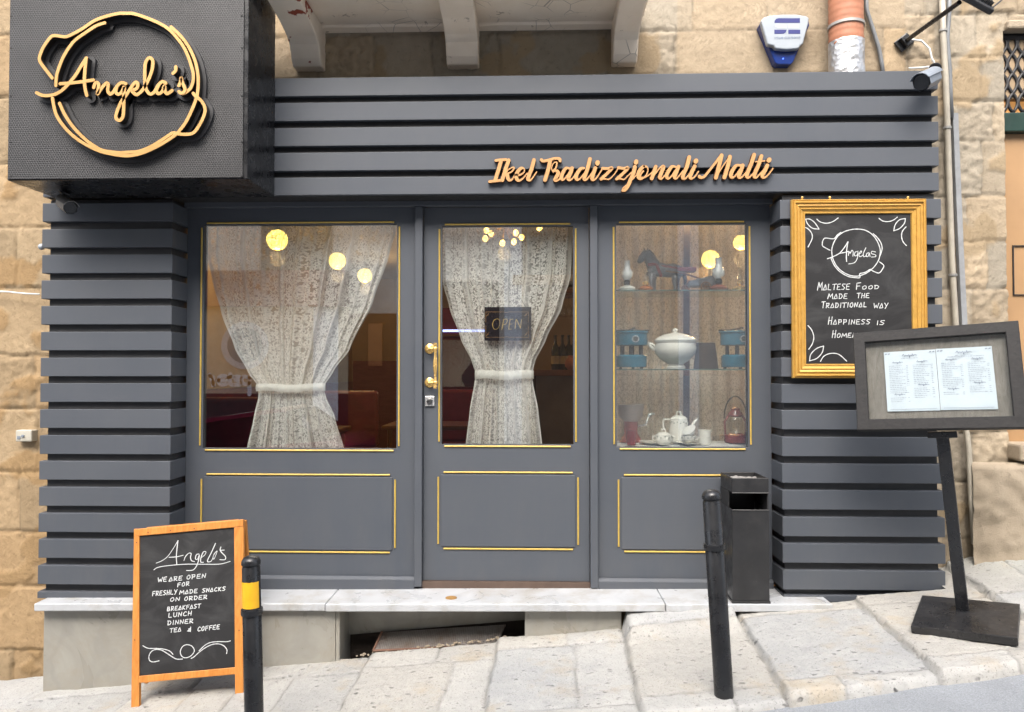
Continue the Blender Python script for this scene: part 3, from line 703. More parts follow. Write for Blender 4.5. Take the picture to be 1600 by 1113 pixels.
# ------------------------------------------------------------------ projecting sign box with the emblem
YB = -.55
bl_, br_ = at(10, 284, YB), at(386, 277, YB); zb_box = (bl_.z + br_.z)/2
box = thing('sign_box', 'big black perforated sign box with gold emblem above left pilaster', 'sign', (bl_.x, -.17, zb_box))
ZT = 3.62
m = MB(); m.box((bl_.x, YB+.006, zb_box), (br_.x, YS-.004, ZT)); m.build('case', BLACKMETAL, box, bevel=.004)
m = MB(); m.box((bl_.x+.006, YB, zb_box+.006), (br_.x-.022, YB+.0055, ZT)); m.build('perforated_face', PERF, box)
for y in (25, 75, 150, 222, 275):
    for x in (17, 378): q = at(x, y, YB); MB().ball((q.x, YB-.0005, q.z), .0045, 8, .5).build('rivet', BINMETAL, box)
YG = -.594
S1 = [(82.3,122.7),(66.2,101.6),(62.4,94),(63,87.6),(68.3,74.7),(79,59.6),(85.6,56.4),(95.3,57.4),(104,58),(114.7,53.7),(130.9,44.5),(147,33.7),(163,27.3),(184.8,21.9),(200,21.6),(208,21.9),(223,26.2),(244.7,34.8),(262,44.5),(274.9,57.4),(287.8,74.7),(296.4,94.1),(301.8,112.4),(302.6,121),(301.5,130.5),(298,138.7),(292,144),(287,146.8),(282,145.5),(279.9,143.6)]
S2 = [(164.3,36.4),(150.3,41.3),(134,52),(120,61.8),(110.4,72.5),(100.7,87.6),(94.2,102.7),(89.9,115.7),(88.3,126.4),(88.1,134.4)]
S3 = [(267.9,42.9),(279.2,53.1),(291,67.1),(299.7,82.2),(306.1,98.4),(309.6,115.7),(310.3,130),(309,146.9),(306.7,156.2),(300.3,172.6),(291,191.2),(281.6,204),(273.4,212.3),(255.9,224),(238.4,233.3),(220.9,240.3),(203.4,243.8),(187,243.2),(161,238),(141.1,229.8),(120.1,217),(102.6,200.6),(89.7,182),(85,166.7),(82.7,153.9)]
S4 = [(302.6,146.3),(306.1,151),(314.3,157.4),(320,166.7),(320.7,176),(316,188.9),(308.5,201.8),(301.5,208.8),(292,210.5),(280.4,210),(271,208.2),(264,212.3),(250,221.6),(236,229.8),(218.5,236.8),(201,238.4),(184.5,239),(161,235.4),(145.8,227.2),(131.8,216.4),(115.4,199.4),(102.6,180.7),(93.8,162)]
SA = [[(58.2,145.7),(67.5,149.8),(79.2,149.8),(90.9,146.3),(102.6,137.5),(117.7,120),(128.5,102.6),(135.8,91.5)], [(135.5,91.9),(133.9,107),(132.8,126.4),(133.9,139.3),(136.6,150)], [(95,131.8),(121,129.6),(146.8,125.8)]]
SN = [[(147.4,137.7),(149.5,131.5),(152.2,129.6),(155,132.8),(154.4,141),(153.3,148),(157.5,142),(162,136),(167.3,130.7),(170,132.8),(169.5,142.5),(172.7,148),(178,144.7),(183.5,136),(190.5,130.2),(197.5,131.7)],
 [(183.5,136.4),(181.8,144.5),(186,148.2),(191.5,144.6),(195.2,136.4),(194.4,152.7),(194.2,172.6),(192.8,184.2),(187.6,188.9),(182.3,185.4),(183.5,176),(190.5,159.7),(197.5,150.4),(204.5,139.9),(209.2,132.8),(213.3,129.3),(216.2,131.7),(215,138.7),(208,142.6),(210,146.3),(215,148.6),(223.2,142.2),(229,132.8),(233,125.3),(238.5,110.2),(239.6,96.2),(234.2,91.3),(228.3,99.4),(227.2,116.7),(227.7,133.9),(231,143.6),(236.4,148),(242.8,143.6),(248.2,134),(254.7,128.5),(260,130.7)],
 [(249,134),(245.4,142.5),(248.8,147.4),(254.7,143.6),(257.9,135),(259,143.6),(262.2,147.4),(269.8,142.5)], [(275.7,105.3),(275.2,111.3),(271.4,115.6)], [(280.4,135),(283,129),(284,122.8),(286,130),(289,137),(290,142),(287,146)]]
def gold3(x, y): return at(x, y, YG)
NF = (0, -1, 0)
gp = MB(); strokes_on(gp, [S1, S2, S3, S4], gold3, NF, .0074, .004, 0, 6, step=.0003)
gl = MB(); strokes_on(gl, SA + SN, gold3, NF, .0077, .004, .0012, 6, step=.0003)
core = MB(); strokes_on(core, [S1, S2, S3, S4] + SA + SN, gold3, NF, .0068, .0298, -.03, 5, step=.00003)
bk = MB(); strokes_on(bk, [S1, S2, S3, S4] + SA + SN, gold3, NF, .0235, .0135, -.0437, 4, step=.00005)
e = bk.build('emblem_backing', plain('dark_grey_acrylic', (.034, .034, .036), .45, var=.08, bump=.03), box)
core.build('emblem_return', plain('black_letter_return', (.012, .010, .009), .5), e); gp.build('pot_outline', GOLDLET, e); gl.build('lettering', GOLDLET, e)

# ------------------------------------------------------------------ tan script lettering on the header
zA, zB_, zC, zD = zoom_map(760,240,13.333), zoom_map(870,240,13.333), zoom_map(970,235,13.333), zoom_map(1080,230,11.43)
W1 = [(zA, [[(310,150),(250,350),(180,570)]], 'D'), (zA, [[(195,150),(260,140),(410,130)], [(65,590),(180,575),(290,565)]], 'H'),
 (zA, [[(465,145),(400,330),(330,560)], [(435,440),(450,520),(490,562),(545,535),(600,455),(700,450),(785,390),(785,325),(725,310),(655,380),(620,470),(640,545),(690,568),(770,515),(850,420)], [(990,140),(940,330),(880,480),(870,545),(920,560),(980,490),(1045,390)]], 'B'), (zA, [[(420,420),(450,350),(520,305),(572,295),(565,340),(510,395),(440,420)]], 'T')]
W2 = [(zA, [[(1330,140),(1290,330),(1220,555)]], 'D'), (zA, [[(1145,135),(1185,162),(1300,140),(1420,108),(1515,112),(1535,155)]], 'H'), (zA, [[(1395,395),(1360,330),(1375,240),(1420,190),(1465,190),(1460,265),(1420,345)]], 'T'), (zA, [[(1400,360),(1470,370),(1495,415),(1450,510),(1430,555),(1480,568),(1570,480)]], 'B'),
 (zB_, [[(260,315),(190,312),(130,400),(95,500),(125,550),(180,510),(250,410),(315,315)], [(315,310),(275,440),(235,530),(280,555),(330,520),(390,430)], [(565,312),(500,320),(430,410),(400,500),(430,552),(490,520),(580,410)], [(690,120),(640,320),(570,520),(610,550),(680,480),(740,400)], [(800,310),(760,430),(735,530),(780,552),(850,480),(955,310)]], 'B'),
 (zB_, [[(845,215),(848,190)]], 'O'), (zB_, [[(950,315),(1060,320),(1150,305),(1050,420),(920,538)], [(1280,300),(1390,318),(1480,300),(1380,420),(1245,538)]], 'H'), (zB_, [[(925,540),(1010,535),(1080,545),(1160,480),(1230,390),(1290,295)], [(1250,540),(1330,535),(1400,545),(1470,480),(1570,385)]], 'T'),
 (zC, [[(313,262),(318,240)]], 'O'), (zC, [[(290,350),(260,480),(200,620),(150,740),(85,830),(35,845)]], 'B'), (zC, [[(35,845),(40,800),(110,735),(200,650),(300,550),(360,480)]], 'T'),
 (zC, [[(470,345),(410,400),(360,500),(375,580),(430,598),(510,545),(560,440),(545,360),(480,342)]], 'B'), (zC, [[(470,440),(440,470),(400,560),(500,570),(620,490),(690,420)]], 'T'),
 (zC, [[(725,350),(690,450),(640,595)], [(650,580),(740,460),(830,355),(885,345),(860,430),(810,560),(840,598),(900,550),(960,470)], [(1130,352),(1060,350),(990,440),(950,540),(980,595),(1040,560),(1120,440),(1190,350)], [(1195,350),(1150,470),(1115,560),(1150,595),(1210,540),(1290,440)], [(1420,150),(1370,350),(1290,540),(1305,595),(1360,580),(1430,490),(1500,400)], [(1535,340),(1480,450),(1440,560),(1480,595),(1550,540),(1610,450)]], 'B'), (zC, [[(1555,245),(1562,225)]], 'O')]
W3 = [(zD, [[(140,525),(180,550),(240,520),(340,400),(440,270),(530,150)]], 'H'), (zD, [[(540,150),(510,280),(440,550)], [(690,175),(650,350),(590,548)]], 'D'), (zD, [[(450,540),(540,380),(680,175)]], 'T'),
 (zD, [[(870,330),(795,338),(730,430),(705,510),(735,548),(790,510),(860,410),(915,335)], [(915,330),(880,440),(845,525),(885,550),(960,480),(1030,380)], [(1120,140),(1070,300),(990,500),(1020,548),(1090,490),(1160,400)], [(1250,165),(1200,320),(1125,500),(1155,548),(1220,490),(1300,400)], [(1355,330),(1310,430),(1265,515),(1300,548),(1370,500),(1455,385)]], 'B'), (zD, [[(1145,268),(1220,260),(1305,252)]], 'T'), (zD, [[(1380,245),(1390,228)]], 'O')]
PR = {'D': (.9, 1.0, .95), 'H': (.6, .85, .72), 'B': (.30, 1.0, .62), 'T': (.28, .42, .36), 'O': (1.15, 1.15, 1.15)}
let = thing('script_lettering', 'tan cut-out script letters reading Ikel Tradizzjonali Malti on the slatted header', 'lettering', at(990, 270, YS-.02))
YL = YS-.022
for wd_ in (W1, W2, W3):
    tb = MB(); db = MB(); o_ = 0
    for zm, sts, kind in wd_:
        pr_ = PR[kind]
        strokes_on(tb, sts, lambda x, y: at(x, y, YL), NF, .0098, .004, .0006*0+o_, 6, zm, .0002, pr_)
        strokes_on(db, sts, lambda x, y: at(x, y, YL), NF, .0112, .0195, -.0197+o_*.1, 5, zm, .00002, pr_); o_ += .0002*len(sts)
    w = tb.build('word', TANLET, let); db.build('word_edge', plain('burnt_ply_edge', (.085, .035, .012), .7), w)

# ------------------------------------------------------------------ gilt framed chalkboard on the right pilaster
YF = YS-.006
fb = thing('framed_chalkboard', 'gilt framed chalkboard with white handwriting hung on right pilaster', 'chalkboard', at(1340, 594, YF))
def mitre_frame(corn_o, corn_i, prof, n):
    """corn: outer/inner corners (4); prof: list of (t from outer to inner, height)"""
    m = MB(); n = Vector(n)
    for k in range(4):
        a_, b_, c_, d_ = corn_o[k], corn_o[(k+1) % 4], corn_i[(k+1) % 4], corn_i[k]
        L = [a_ + (d_-a_)*t + n*h for t, h in prof]; Rr = [b_ + (c_-b_)*t + n*h for t, h in prof]; q = len(prof)
        m.add(L+Rr, [(i, i+1, q+i+1, q+i) for i in range(q-1)])
    return m
oc = [at(1231, 313, YF), at(1444, 312.5, YF), at(1448, 590, YF), at(1238, 592, YF)]
ic = [at(1253, 336, YF), at(1421, 336, YF), at(1424, 566, YF), at(1260, 569, YF)]
avz = lambda a, b: (a+b)/2
xl, xr_, zt_, zb_ = avz(oc[0].x, oc[3].x), avz(oc[1].x, oc[2].x), avz(oc[0].z, oc[1].z), avz(oc[2].z, oc[3].z)
xl += .004
oc = [Vector((xl, YF, zt_)), Vector((xr_, YF, zt_)), Vector((xr_, YF, zb_)), Vector((xl, YF, zb_))]
fw = .074; ic = [Vector((xl+fw, YF, zt_-fw)), Vector((xr_-fw, YF, zt_-fw)), Vector((xr_-fw, YF, zb_+fw)), Vector((xl+fw, YF, zb_+fw))]
mitre_frame(oc, ic, [(0,0),(0,.018),(.06,.024),(.10,.020),(.16,.030),(.24,.030),(.27,.022),(.38,.021),(.40,.026),(.44,.027),(.47,.021),(.60,.017),(.62,.021),(.68,.021),(.70,.014),(.86,.010),(.88,.013),(.96,.013),(1.,.004),(1.,0)], (0,-1,0)).build('frame', GILT, fb)
MB().box((xl+fw-.01, YF-.004, zb_+fw-.01), (xr_-fw+.01, YF-.0005, zt_-fw+.01)).build('board', CHALKBOARD, fb)
MB().box((xl+.01, YF, zb_+.01), (xr_-.01, YF+.005, zt_-.01)).build('back_panel', BLACK, fb)
for x in (1253, 1418, 1296):
    m = MB(); q = at(x, 311, YF); m.tube([(q.x, YF+.002, q.z-.012), (q.x, YF-.004, q.z+.004)], .005, 8); m.ball((q.x, YF-.004, q.z+.006), .007, 10); m.build('hanging_ring', BRASS, fb)
ZA, ZB2 = zoom_map(1250,335,9.143), zoom_map(1250,430,7.674)
d1 = [[(80,70),(140,70),(210,120),(270,210)], [(80,70),(110,140),(180,200),(270,212)], [(240,70),(290,110),(380,128),(470,105),(545,52)], [(55,185),(110,205),(165,270),(172,350),(115,468)],
 [(1500,62),(1420,80),(1360,150),(1340,232)], [(1505,62),(1490,130),(1420,205),(1340,235)], [(1128,58),(1180,95),(1260,105),(1340,80),(1390,40)], [(1515,180),(1465,240),(1450,310),(1470,390),(1520,448)],
 [(430,515),(330,460),(318,420),(330,370),(365,340),(480,350),(530,300),(585,258)],
 [(530,320),(620,255),(720,222),(810,212),(920,225),(1020,280),(1095,370),(1140,480),(1145,560),(1120,660),(1060,750),(1000,805),(930,850),(850,880)], [(560,290),(500,370),(460,470),(455,560),(475,650),(530,750),(620,830),(720,875),(800,885),(850,880)],
 [(1045,278),(1110,340),(1160,420),(1172,500),(1140,600)], [(1135,680),(1195,730),(1180,780),(1130,838),(1060,820),(1005,790)], [(1005,785),(930,830),(852,852),(855,905),(780,905),(680,885),(570,820),(490,730),(440,620)],
 [(390,635),(450,615),(560,560),(630,480),(685,395)], [(685,395),(670,480),(662,580),(665,675)], [(560,560),(640,545),(690,530)]]
d1n = [[(690,590),(700,530),(715,560),(740,515),(760,540),(755,600)], [(820,530),(785,545),(780,590),(815,585),(830,520),(820,620),(780,690),(695,710)], [(845,570),(880,540),(870,525),(845,560),(850,605),(895,590)], [(940,480),(905,560),(910,605),(950,590)], [(985,550),(955,560),(945,600),(975,600),(990,555),(1000,605)], [(1080,540),(1030,530),(1020,560),(1075,580),(1080,605),(1020,612)]]
d2 = [[(95,605),(140,660),(165,740),(150,820),(105,890)], [(283,852),(200,880),(130,950),(115,1028)], [(283,852),(265,930),(200,1000),(115,1028)], [(245,1035),(290,970),(380,938),(470,955),(560,1032)]]
def txt2(word, x0, x1, y0, y1, h, big=1., zm=ZB2, sl=.12, gap=.3): return [[zm(p) for p in s_] for s_ in word_strokes(word, x0, x1, y0, y1, h, sl, big, gap)]
ws = []
for q in (('MaLTESE',208,592,182,172,68,1.45), ('FOOD',668,945,174,164,42,1.9), ('MaDE',332,565,285,282,58,1.1), ('THE',680,828,276,272,54,1.1), ('TRaDITIONaL',255,800,395,382,56,1.35), ('WaY',880,1050,398,394,58,1.), ('HaPPINESS',335,836,592,588,56,1.6), ('IS',915,1010,598,594,50,1.), ('HOMEMaDE',382,860,752,742,52,1.7)): ws.append(txt2(*q))
f3 = lambda x, y: at(x, y, YF-.0045)
for part_, zm in ((d1[0:2], ZA), (d1[2:3], ZA), (d1[3:4], ZA), (d1[4:6], ZA), (d1[6:7], ZA), (d1[7:8], ZA), (d2[0:1], ZB2), (d2[1:3], ZB2), (d2[3:4], ZB2)):
    m = MB(); strokes_on(m, part_, f3, NF, .0022, .0004, 0, 5, zm, .00002, jitter=.15); m.build('chalk_flourish', CHALK, fb)
m = MB(); strokes_on(m, d1[8:], f3, NF, .0022, .0004, 0, 5, ZA, .00002, jitter=.15); strokes_on(m, d1n, f3, NF, .0018, .0004, 0, 5, ZA, .00003, jitter=.15); m.build('chalk_emblem', CHALK, fb)
for w_ in ws:
    m = MB(); strokes_on(m, w_, f3, NF, .0018, .0004, 0, 1, None, .00001, jitter=.2); m.build('chalk_word', CHALK, fb)

# ------------------------------------------------------------------ A-board on the pavement at the left
lb, rb = ground(211, 1105), ground(373, 1088)
ab = thing('sandwich_board', 'orange framed pavement chalkboard standing on the stones at lower left', 'sandwich board', (lb+rb)/2)
YA = (lb.y+rb.y)/2; LEAN = .20
pn = Vector((0, -1, LEAN)).normalized(); P0 = (0, YA, (lb.z+rb.z)/2 - 0)
def A3(x, y, off=0.): return onplane(x, y, P0, pn) + pn*off
def Apoly(corn, t, off=0.): return [A3(x, y, off) for x, y in corn], -pn*t
def Abar(corn, t=.024, off=0.):
    m = MB(); p, d = Apoly(corn, t, off); m.prism(p, d); return m
m = Abar([(209,826.5),(217.5,826.5),(217,1106),(204.5,1106)]); m.build('stile', ORANGEWOOD, ab, bevel=.003)
m = Abar([(365.5,824),(380.5,822),(379.5,1088),(367,1090)]); m.build('stile', ORANGEWOOD, ab, bevel=.003)
m = Abar([(209,827),(380,811.5),(380.3,823),(209,838.5)], .026, .0015); m.build('top_rail', ORANGEWOOD, ab, bevel=.003)
m = Abar([(214.5,1057),(368,1043),(368,1054),(214.5,1068)], .022, -.001); m.build('bottom_rail', ORANGEWOOD, ab, bevel=.003)
m = Abar([(216,837),(366.5,823),(367.5,1046),(215.5,1060)], .008, -.008); m.build('board', CHALKBOARD, ab)
# rear leaf, opened backwards
RB = YA + .42
def rear(x, z, y): return Vector((x, y, z))
tl, tr = A3(210, 828), A3(380, 813)
def rl(k, f, dy=0.):           # k: left(0) .. right(1), f: top(0) .. foot(1)
    top = tl + (tr-tl)*k; x = top.x + .028*f*k; yb_ = -.235
    return Vector((x, top.y + .03 + (yb_-top.y-.03)*f + dy, top.z + (gz(x, yb_)+.0 - top.z)*f))
for k0, k1 in ((0, .075), (.925, 1.)):
    m = MB(); m.hexa([rl(k0,1), rl(k1,1), rl(k1,1,.022), rl(k0,1,.022)], [rl(k0,.01), rl(k1,.01), rl(k1,.01,.022), rl(k0,.01,.022)]); m.build('rear_leg', ORANGEWOOD, ab, bevel=.003)
for f0, f1 in ((.0, .05), (.80, .85)):
    m = MB(); m.hexa([rl(.076,f1), rl(.924,f1), rl(.924,f1,.02), rl(.076,f1,.02)], [rl(.076,f0), rl(.924,f0), rl(.924,f0,.02), rl(.076,f0,.02)]); m.build('rear_rail', ORANGEWOOD, ab, bevel=.003)
m = MB(); m.hexa([rl(.076,.80,.006), rl(.924,.80,.006), rl(.924,.80,.013), rl(.076,.80,.013)], [rl(.076,.05,.006), rl(.924,.05,.006), rl(.924,.05,.013), rl(.076,.05,.013)]); m.build('rear_board', CHALKBOARD, ab)
SCREW = plain('dark_screw', (.10, .04, .02), .5)
for x, y in ((232, 832), (267, 829), (304, 826), (214, 848), (374, 985), (211, 1000)): q = A3(x, y, .003); MB().lathe([(.0032, 0), (.0032, .0012)], q, pn, 8).build('screw', SCREW, ab)
ZE, ZF_ = zoom_map(215,835,9.681), zoom_map(215,940,10.)
a1 = [[(270,438),(360,400),(440,340),(520,230),(600,98)], [(600,98),(585,220),(575,340),(582,455)], [(465,350),(580,342),(680,318)], [(690,400),(715,335),(745,300)], [(700,360),(760,290),(800,295),(790,350),(805,400),(850,415)],
 [(920,300),(880,310),(865,370),(895,380),(925,310),(905,420),(870,500),(820,545),(730,550)], [(950,355),(1000,320),(1025,270),(985,270),(950,350),(945,420),(985,425)], [(1168,140),(1110,270),(1050,390),(1060,420),(1110,400),(1150,300),(1195,250),(1150,300),(1130,360),(1150,370),(1195,260)], [(1250,195),(1240,240),(1265,280),(1320,340),(1310,385),(1235,385)], [(1245,245),(1300,240)],
 [(235,540),(290,505),(420,480),(700,455),(1000,455),(1200,455),(1300,440),(1390,412)]]
a2 = [[(70,695),(150,735),(280,738),(400,750),(490,780),(540,830)], [(322,932),(230,950),(175,925),(165,860),(200,790),(270,755),(360,765),(440,810),(530,870),(600,905),(690,905)], [(745,680),(690,710),(655,790),(680,860),(740,885),(820,855),(875,780),(845,710),(790,682),(745,680)], [(950,775),(1040,690),(1130,645),(1250,632),(1380,632),(1440,620)], [(825,895),(870,870),(960,790),(1060,720),(1160,675),(1260,668),(1340,700),(1385,760),(1380,820)]]
wa = []
for q in (('WE',292,425,728,712,66), ('aRE',462,662,714,694,62), ('OPEN',728,1018,684,660,62), ('FOR',588,770,800,776,58), ('FRESHLY',208,580,935,905,66), ('MaDE',622,892,912,888,58), ('SNaCKS',966,1315,882,852,56), ('ON',478,625,1020,1008,56), ('ORDER',694,1040,1008,978,58)): wa.append(txt2(*q[:6], zm=ZE))
for q in (('BREaKFaST',450,970,152,102,62), ('LUNCH',468,830,255,218,66), ('DINNER',455,855,372,338,64), ('TEa',490,665,490,470,62), ('&',755,820,480,475,78), ('COFFEE',925,1268,470,432,66)): wa.append(txt2(*q[:6], zm=ZF_))
A3c = lambda x, y: A3(x, y, -.0078)
m = MB(); strokes_on(m, a1, A3c, pn, .0019, .0004, 0, 6, ZE, .00002, (.7, 1.15, .95)); m.build('chalk_name', CHALK, ab)
m = MB(); strokes_on(m, a2, A3c, pn, .0018, .0004, 0, 6, ZF_, .00002, jitter=.15); m.build('chalk_flourish', CHALK, ab)
for w_ in wa:
    m = MB(); strokes_on(m, w_, A3c, pn, .0018, .0004, 0, 1, None, .00001, jitter=.15); m.build('chalk_word', CHALK, ab)

# ------------------------------------------------------------------ menu stand
ng = Vector((-GB, -GC, 1)).normalized(); FL, FRt, BLk = ground(1424.5, 991.8), ground(1591.7, 1011.7), ground(1431, 942)
e1 = (FRt-FL).normalized(); e2 = ng.cross(e1).normalized(); wE = (FRt-FL).length; dE = .385
foot = ground(1505.6, 966)
ms = thing('menu_stand', 'black menu display stand on square base plate at the right', 'menu stand', foot)
def obox(m, o, ex, ey, ez, a, b):
    P = lambda x, y, z: o + ex*x + ey*y + ez*z
    return m.hexa([P(a[0],a[1],a[2]), P(b[0],a[1],a[2]), P(b[0],b[1],a[2]), P(a[0],b[1],a[2])], [P(a[0],a[1],b[2]), P(b[0],a[1],b[2]), P(b[0],b[1],b[2]), P(a[0],b[1],b[2])])
m = MB(); obox(m, FL + ng*.004, e1, e2, ng, (0,0,0), (wE,dE,.036)); m.build('base_plate', dirty('scuffed_black_steel', (.016, .016, .017), .26, (.12, .112, .105), .2), ms, bevel=.003)
by, bt = R(-30), R(14)
bn = Vector((math.sin(by)*math.cos(bt), -math.cos(by)*math.cos(bt), math.sin(bt)))
ptop = foot + ng*.87
pm = MB(); obox(pm, foot, e1, e2, ng, (-.026,-.016,.036), (.026,.016,.86)); pm.build('pole', BLACKMETAL, ms, bevel=.006)
m = MB(); obox(m, foot, e1, e2, ng, (-.05,-.035,.0365), (.05,.035,.041)); m.build('foot_flange', BLACKMETAL, ms, bevel=.002)
pb = ptop + bn*.085
def M3(x, y, off=0.): return onplane(x, y, pb, bn) + bn*off
co = [M3(1335,520), M3(1590,501), M3(1610,668), M3(1337,672.5)]
bx = ((co[1]-co[0]).normalized() + (co[2]-co[3]).normalized()).normalized(); byv = bn.cross(bx).normalized(); cen = sum(co, Vector())/4
bw = ((co[1]-co[0]).length + (co[2]-co[3]).length)/4; bh = ((co[3]-co[0]).length + (co[2]-co[1]).length)/4
bc = lambda x, y, z=0.: cen + bx*x + byv*y + bn*z
co = [bc(-bw,bh), bc(bw,bh), bc(bw,-bh), bc(-bw,-bh)]; fwd_ = .052
ci = [bc(-bw+fwd_,bh-fwd_), bc(bw-fwd_,bh-fwd_), bc(bw-fwd_,-bh+fwd_), bc(-bw+fwd_,-bh+fwd_)]
mitre_frame(co, ci, [(0,-.045),(0,-.004),(.05,0),(.93,0),(1,-.004),(1,-.022)], bn).build('frame', DARKWOOD, ms)
m = MB(); obox(m, cen, bx, byv, bn, (-bw+.002,-bh+.002,-.046), (bw-.002,bh-.002,-.034)); m.build('back_board', GREYWOOD, ms)
m = MB(); obox(m, cen, bx, byv, bn, (-bw+fwd_-.006,-bh+fwd_-.006,-.0125), (bw-fwd_+.006,bh-fwd_+.006,-.0095)); m.build('glass_pane', MENUGLASS, ms)
m = MB(); obox(m, ptop, e1, e2, ng, (-.06,-.02,-.03), (.06,.0,.0)); m.build('bracket', BLACKMETAL, ms, bevel=.004)
SQ = [[(0,.3),(.1,.9),(.15,.1),(.25,.6),(.35,.2),(.45,.7),(.5,-.5),(.55,.5),(.65,.2),(.7,1.),(.75,.2),(.85,.6),(1,.3)]]
def page(corners, label, seed, cols):
    pr_ = random.Random(seed); off = -.0285
    P = [M3(x, y, 0) for x, y in corners]; P = [p + bn*(off - (p-cen).dot(bn)) for p in P]
    o = P[3]; eu = P[2]-P[3]; ev = P[0]-P[3]
    s_ = thing('menu_sheet', label, 'menu', o, 'printed menu pages in the display case')
    m = MB(); m.grid(8, 10, lambda u, v: o + eu*u + ev*v + bn*(.0012*math.sin(u*5+seed) + .0010*math.sin(v*7))); m.build('sheet', PAPER, s_, smooth=True)
    T = lambda u, v: o + eu*u + ev*v + bn*.0032
    k = MB()
    def squig(u, v, w, h, r_=.0009):
        for st in SQ: k.ribbon([T(u+a_*w, v+b_*h) for a_, b_ in smooth_pts(st, 4)], r_, bn, .0002, 0)
    def line(u, v, w, r_=.0008):
        x = u
        while x < u+w:
            l_ = min(pr_.uniform(.015, .055), u+w-x); k.ribbon([T(x, v), T(x+l_, v)], r_*pr_.uniform(.7, 1.1), bn, .0002, 0, False); x += l_+.012
    squig(.36, .905, .28, .045, .0012); line(.34, .875, .32)
    if cols[1]: line(.2, .855, .65)
    for c0, blocks in ((.08, cols[0]), (.55, cols[2])):
        v = .80
        for nline in blocks:
            squig(c0+.08, v, .2, .028, .0010); v -= .045
            for q in range(nline):
                line(c0, v, pr_.uniform(.18, .36))
                if pr_.random() < .75: line(c0+.34, v, .04)
                v -= .030
            v -= .012
    k.ribbon([T(.06, .03), T(.94, .03)], .0007, bn, .0002, 0, False)
    for u, v in ((.04,.96),(.10,.96),(.9,.96),(.96,.96)): k.ribbon([T(u-.012, v), T(u+.012, v+.006)], .0022, bn, .0003, 0)
    k.build('print', INK, s_)
page([(1380,548.5),(1461,543.5),(1469,639.5),(1386,641.5)], 'left white menu page with prices behind the stand glass', 1, ([16, 3], False, [11, 6]))
page([(1461.6,543),(1548,538),(1560,637.5),(1469.6,639)], 'right white menu page with two columns behind the stand glass', 2, ([14, 2], True, [11, 4]))

# ------------------------------------------------------------------ bollards
def bollard(px_foot, py_foot, px_top, py_top, label, band):
    b = ground(px_foot, py_foot); t = at(px_top, py_top, b.y); ax = (t-b).normalized(); L = (t-b).length
    r_ = thing('bollard', label, 'bollard', b, 'street bollards in front of the café'); rad = .0385
    m = MB(); m.lathe([(rad, -.05), (rad, L-.232), (rad-.0015, L-.23), (rad-.0015, L-.05), (rad-.004, L-.046), (rad-.004, L-.040), (rad+.001, L-.036), (rad, L-.022), (rad*.8, L-.009), (rad*.45, L-.002), (.0, L)], b, ax, 28); m.build('post', BLACKMETAL, r_, smooth='auto')
    m = MB(); m.lathe([(rad+.0005, L-.245), (rad+.0055, L-.243), (rad+.0065, L-.236), (rad+.0055, L-.221), (rad-.002, L-.219)], b, ax, 28); m.build('collar', BLACKMETAL, r_, smooth='auto')
    if band:
        m = MB(); k0, k1 = -.7, 3.6
        vs = []; q = Vector((0,0,1)).rotation_difference(ax)
        m.grid(30, 8, lambda u, v: b + q @ Vector(((rad+.0004)*math.cos(-math.pi/2-1.9+3.1*u), (rad+.0004)*math.sin(-math.pi/2-1.9+3.1*u), L-.212 + .108*v + (-.012 if (u > .97 and .2 < v < .6) else 0)))); m.build('reflective_band', YELLOW, r_, smooth=True)
bollard(1131, 1083, 1111, 765, 'plain black bollard in front of the litter bin', False)
bollard(398, 1165, 392, 868, 'black bollard with a yellow band beside the orange pavement board', True)

# ------------------------------------------------------------------ litter bin on the sill
a, b = at(1146, 940, -.288), at(1204, 940, -.288); zt_ = at(1176, 748, -.288).z; z0 = sz(1.1)
x0, x1, y0, y1 = a.x, b.x, -.276, -.045; s0, s1 = at(1176, 798, -.288).z, at(1176, 771, -.288).z
lb_ = thing('litter_bin', 'dark metal litter bin with ashtray top beside the right pilaster', 'litter bin', ((x0+x1)/2, (y0+y1)/2, z0))
m = MB(); m.box((x0, y0, z0+.012), (x1, y0+.006, s0)); m.box((x0, y0+.0062, z0+.012), (x0+.006, y1, s0)); m.box((x1-.006, y0+.0062, z0+.012), (x1, y1, s0)); m.box((x0+.0062, y1-.006, z0+.012), (x1-.0062, y1, zt_-.05)); m.build('body', BINMETAL, lb_, bevel=.003)
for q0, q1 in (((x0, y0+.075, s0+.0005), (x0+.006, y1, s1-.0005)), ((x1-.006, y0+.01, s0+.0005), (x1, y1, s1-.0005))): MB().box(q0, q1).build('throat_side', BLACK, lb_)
m = MB(); m.box((x0, y0, s1), (x1, y0+.006, zt_)); m.box((x0, y0+.0062, s1), (x0+.006, y1, zt_)); m.box((x1-.006, y0+.0062, s1), (x1, y1, zt_)); m.box((x0+.0062, y1-.006, zt_-.0498), (x1-.0062, y1, zt_)); m.box((x0+.0062, y0+.0062, s1), (x1-.0062, y1-.0062, s1+.01)); m.build('ashtray_head', BINMETAL, lb_, bevel=.003)
m = MB(); m.grid(16, 16, lambda u, v: (x0+.0065+(x1-x0-.013)*u, y0+.0065+(y1-y0-.013)*v, zt_-.022+.008*fr(u, v, 6, 4, 2))); m.build('ash_sand', CEMENT, lb_, smooth=True)
m = MB(); m.box((x0-.004, y0-.004, z0), (x1+.004, y1+.002, z0+.0118)); m.build('base', BINMETAL, lb_, bevel=.002)
for z_ in (s0, s1): MB().tube([(x0-.001, y0-.002, z_), (x1+.001, y0-.002, z_)], .003, 6).build('lip', BINMETAL, lb_)
MB().box((x0+.02, y0+.03, s0-.3), (x1-.0065, y1-.008, s0-.29)).build('inner_floor', BLACK, lb_)

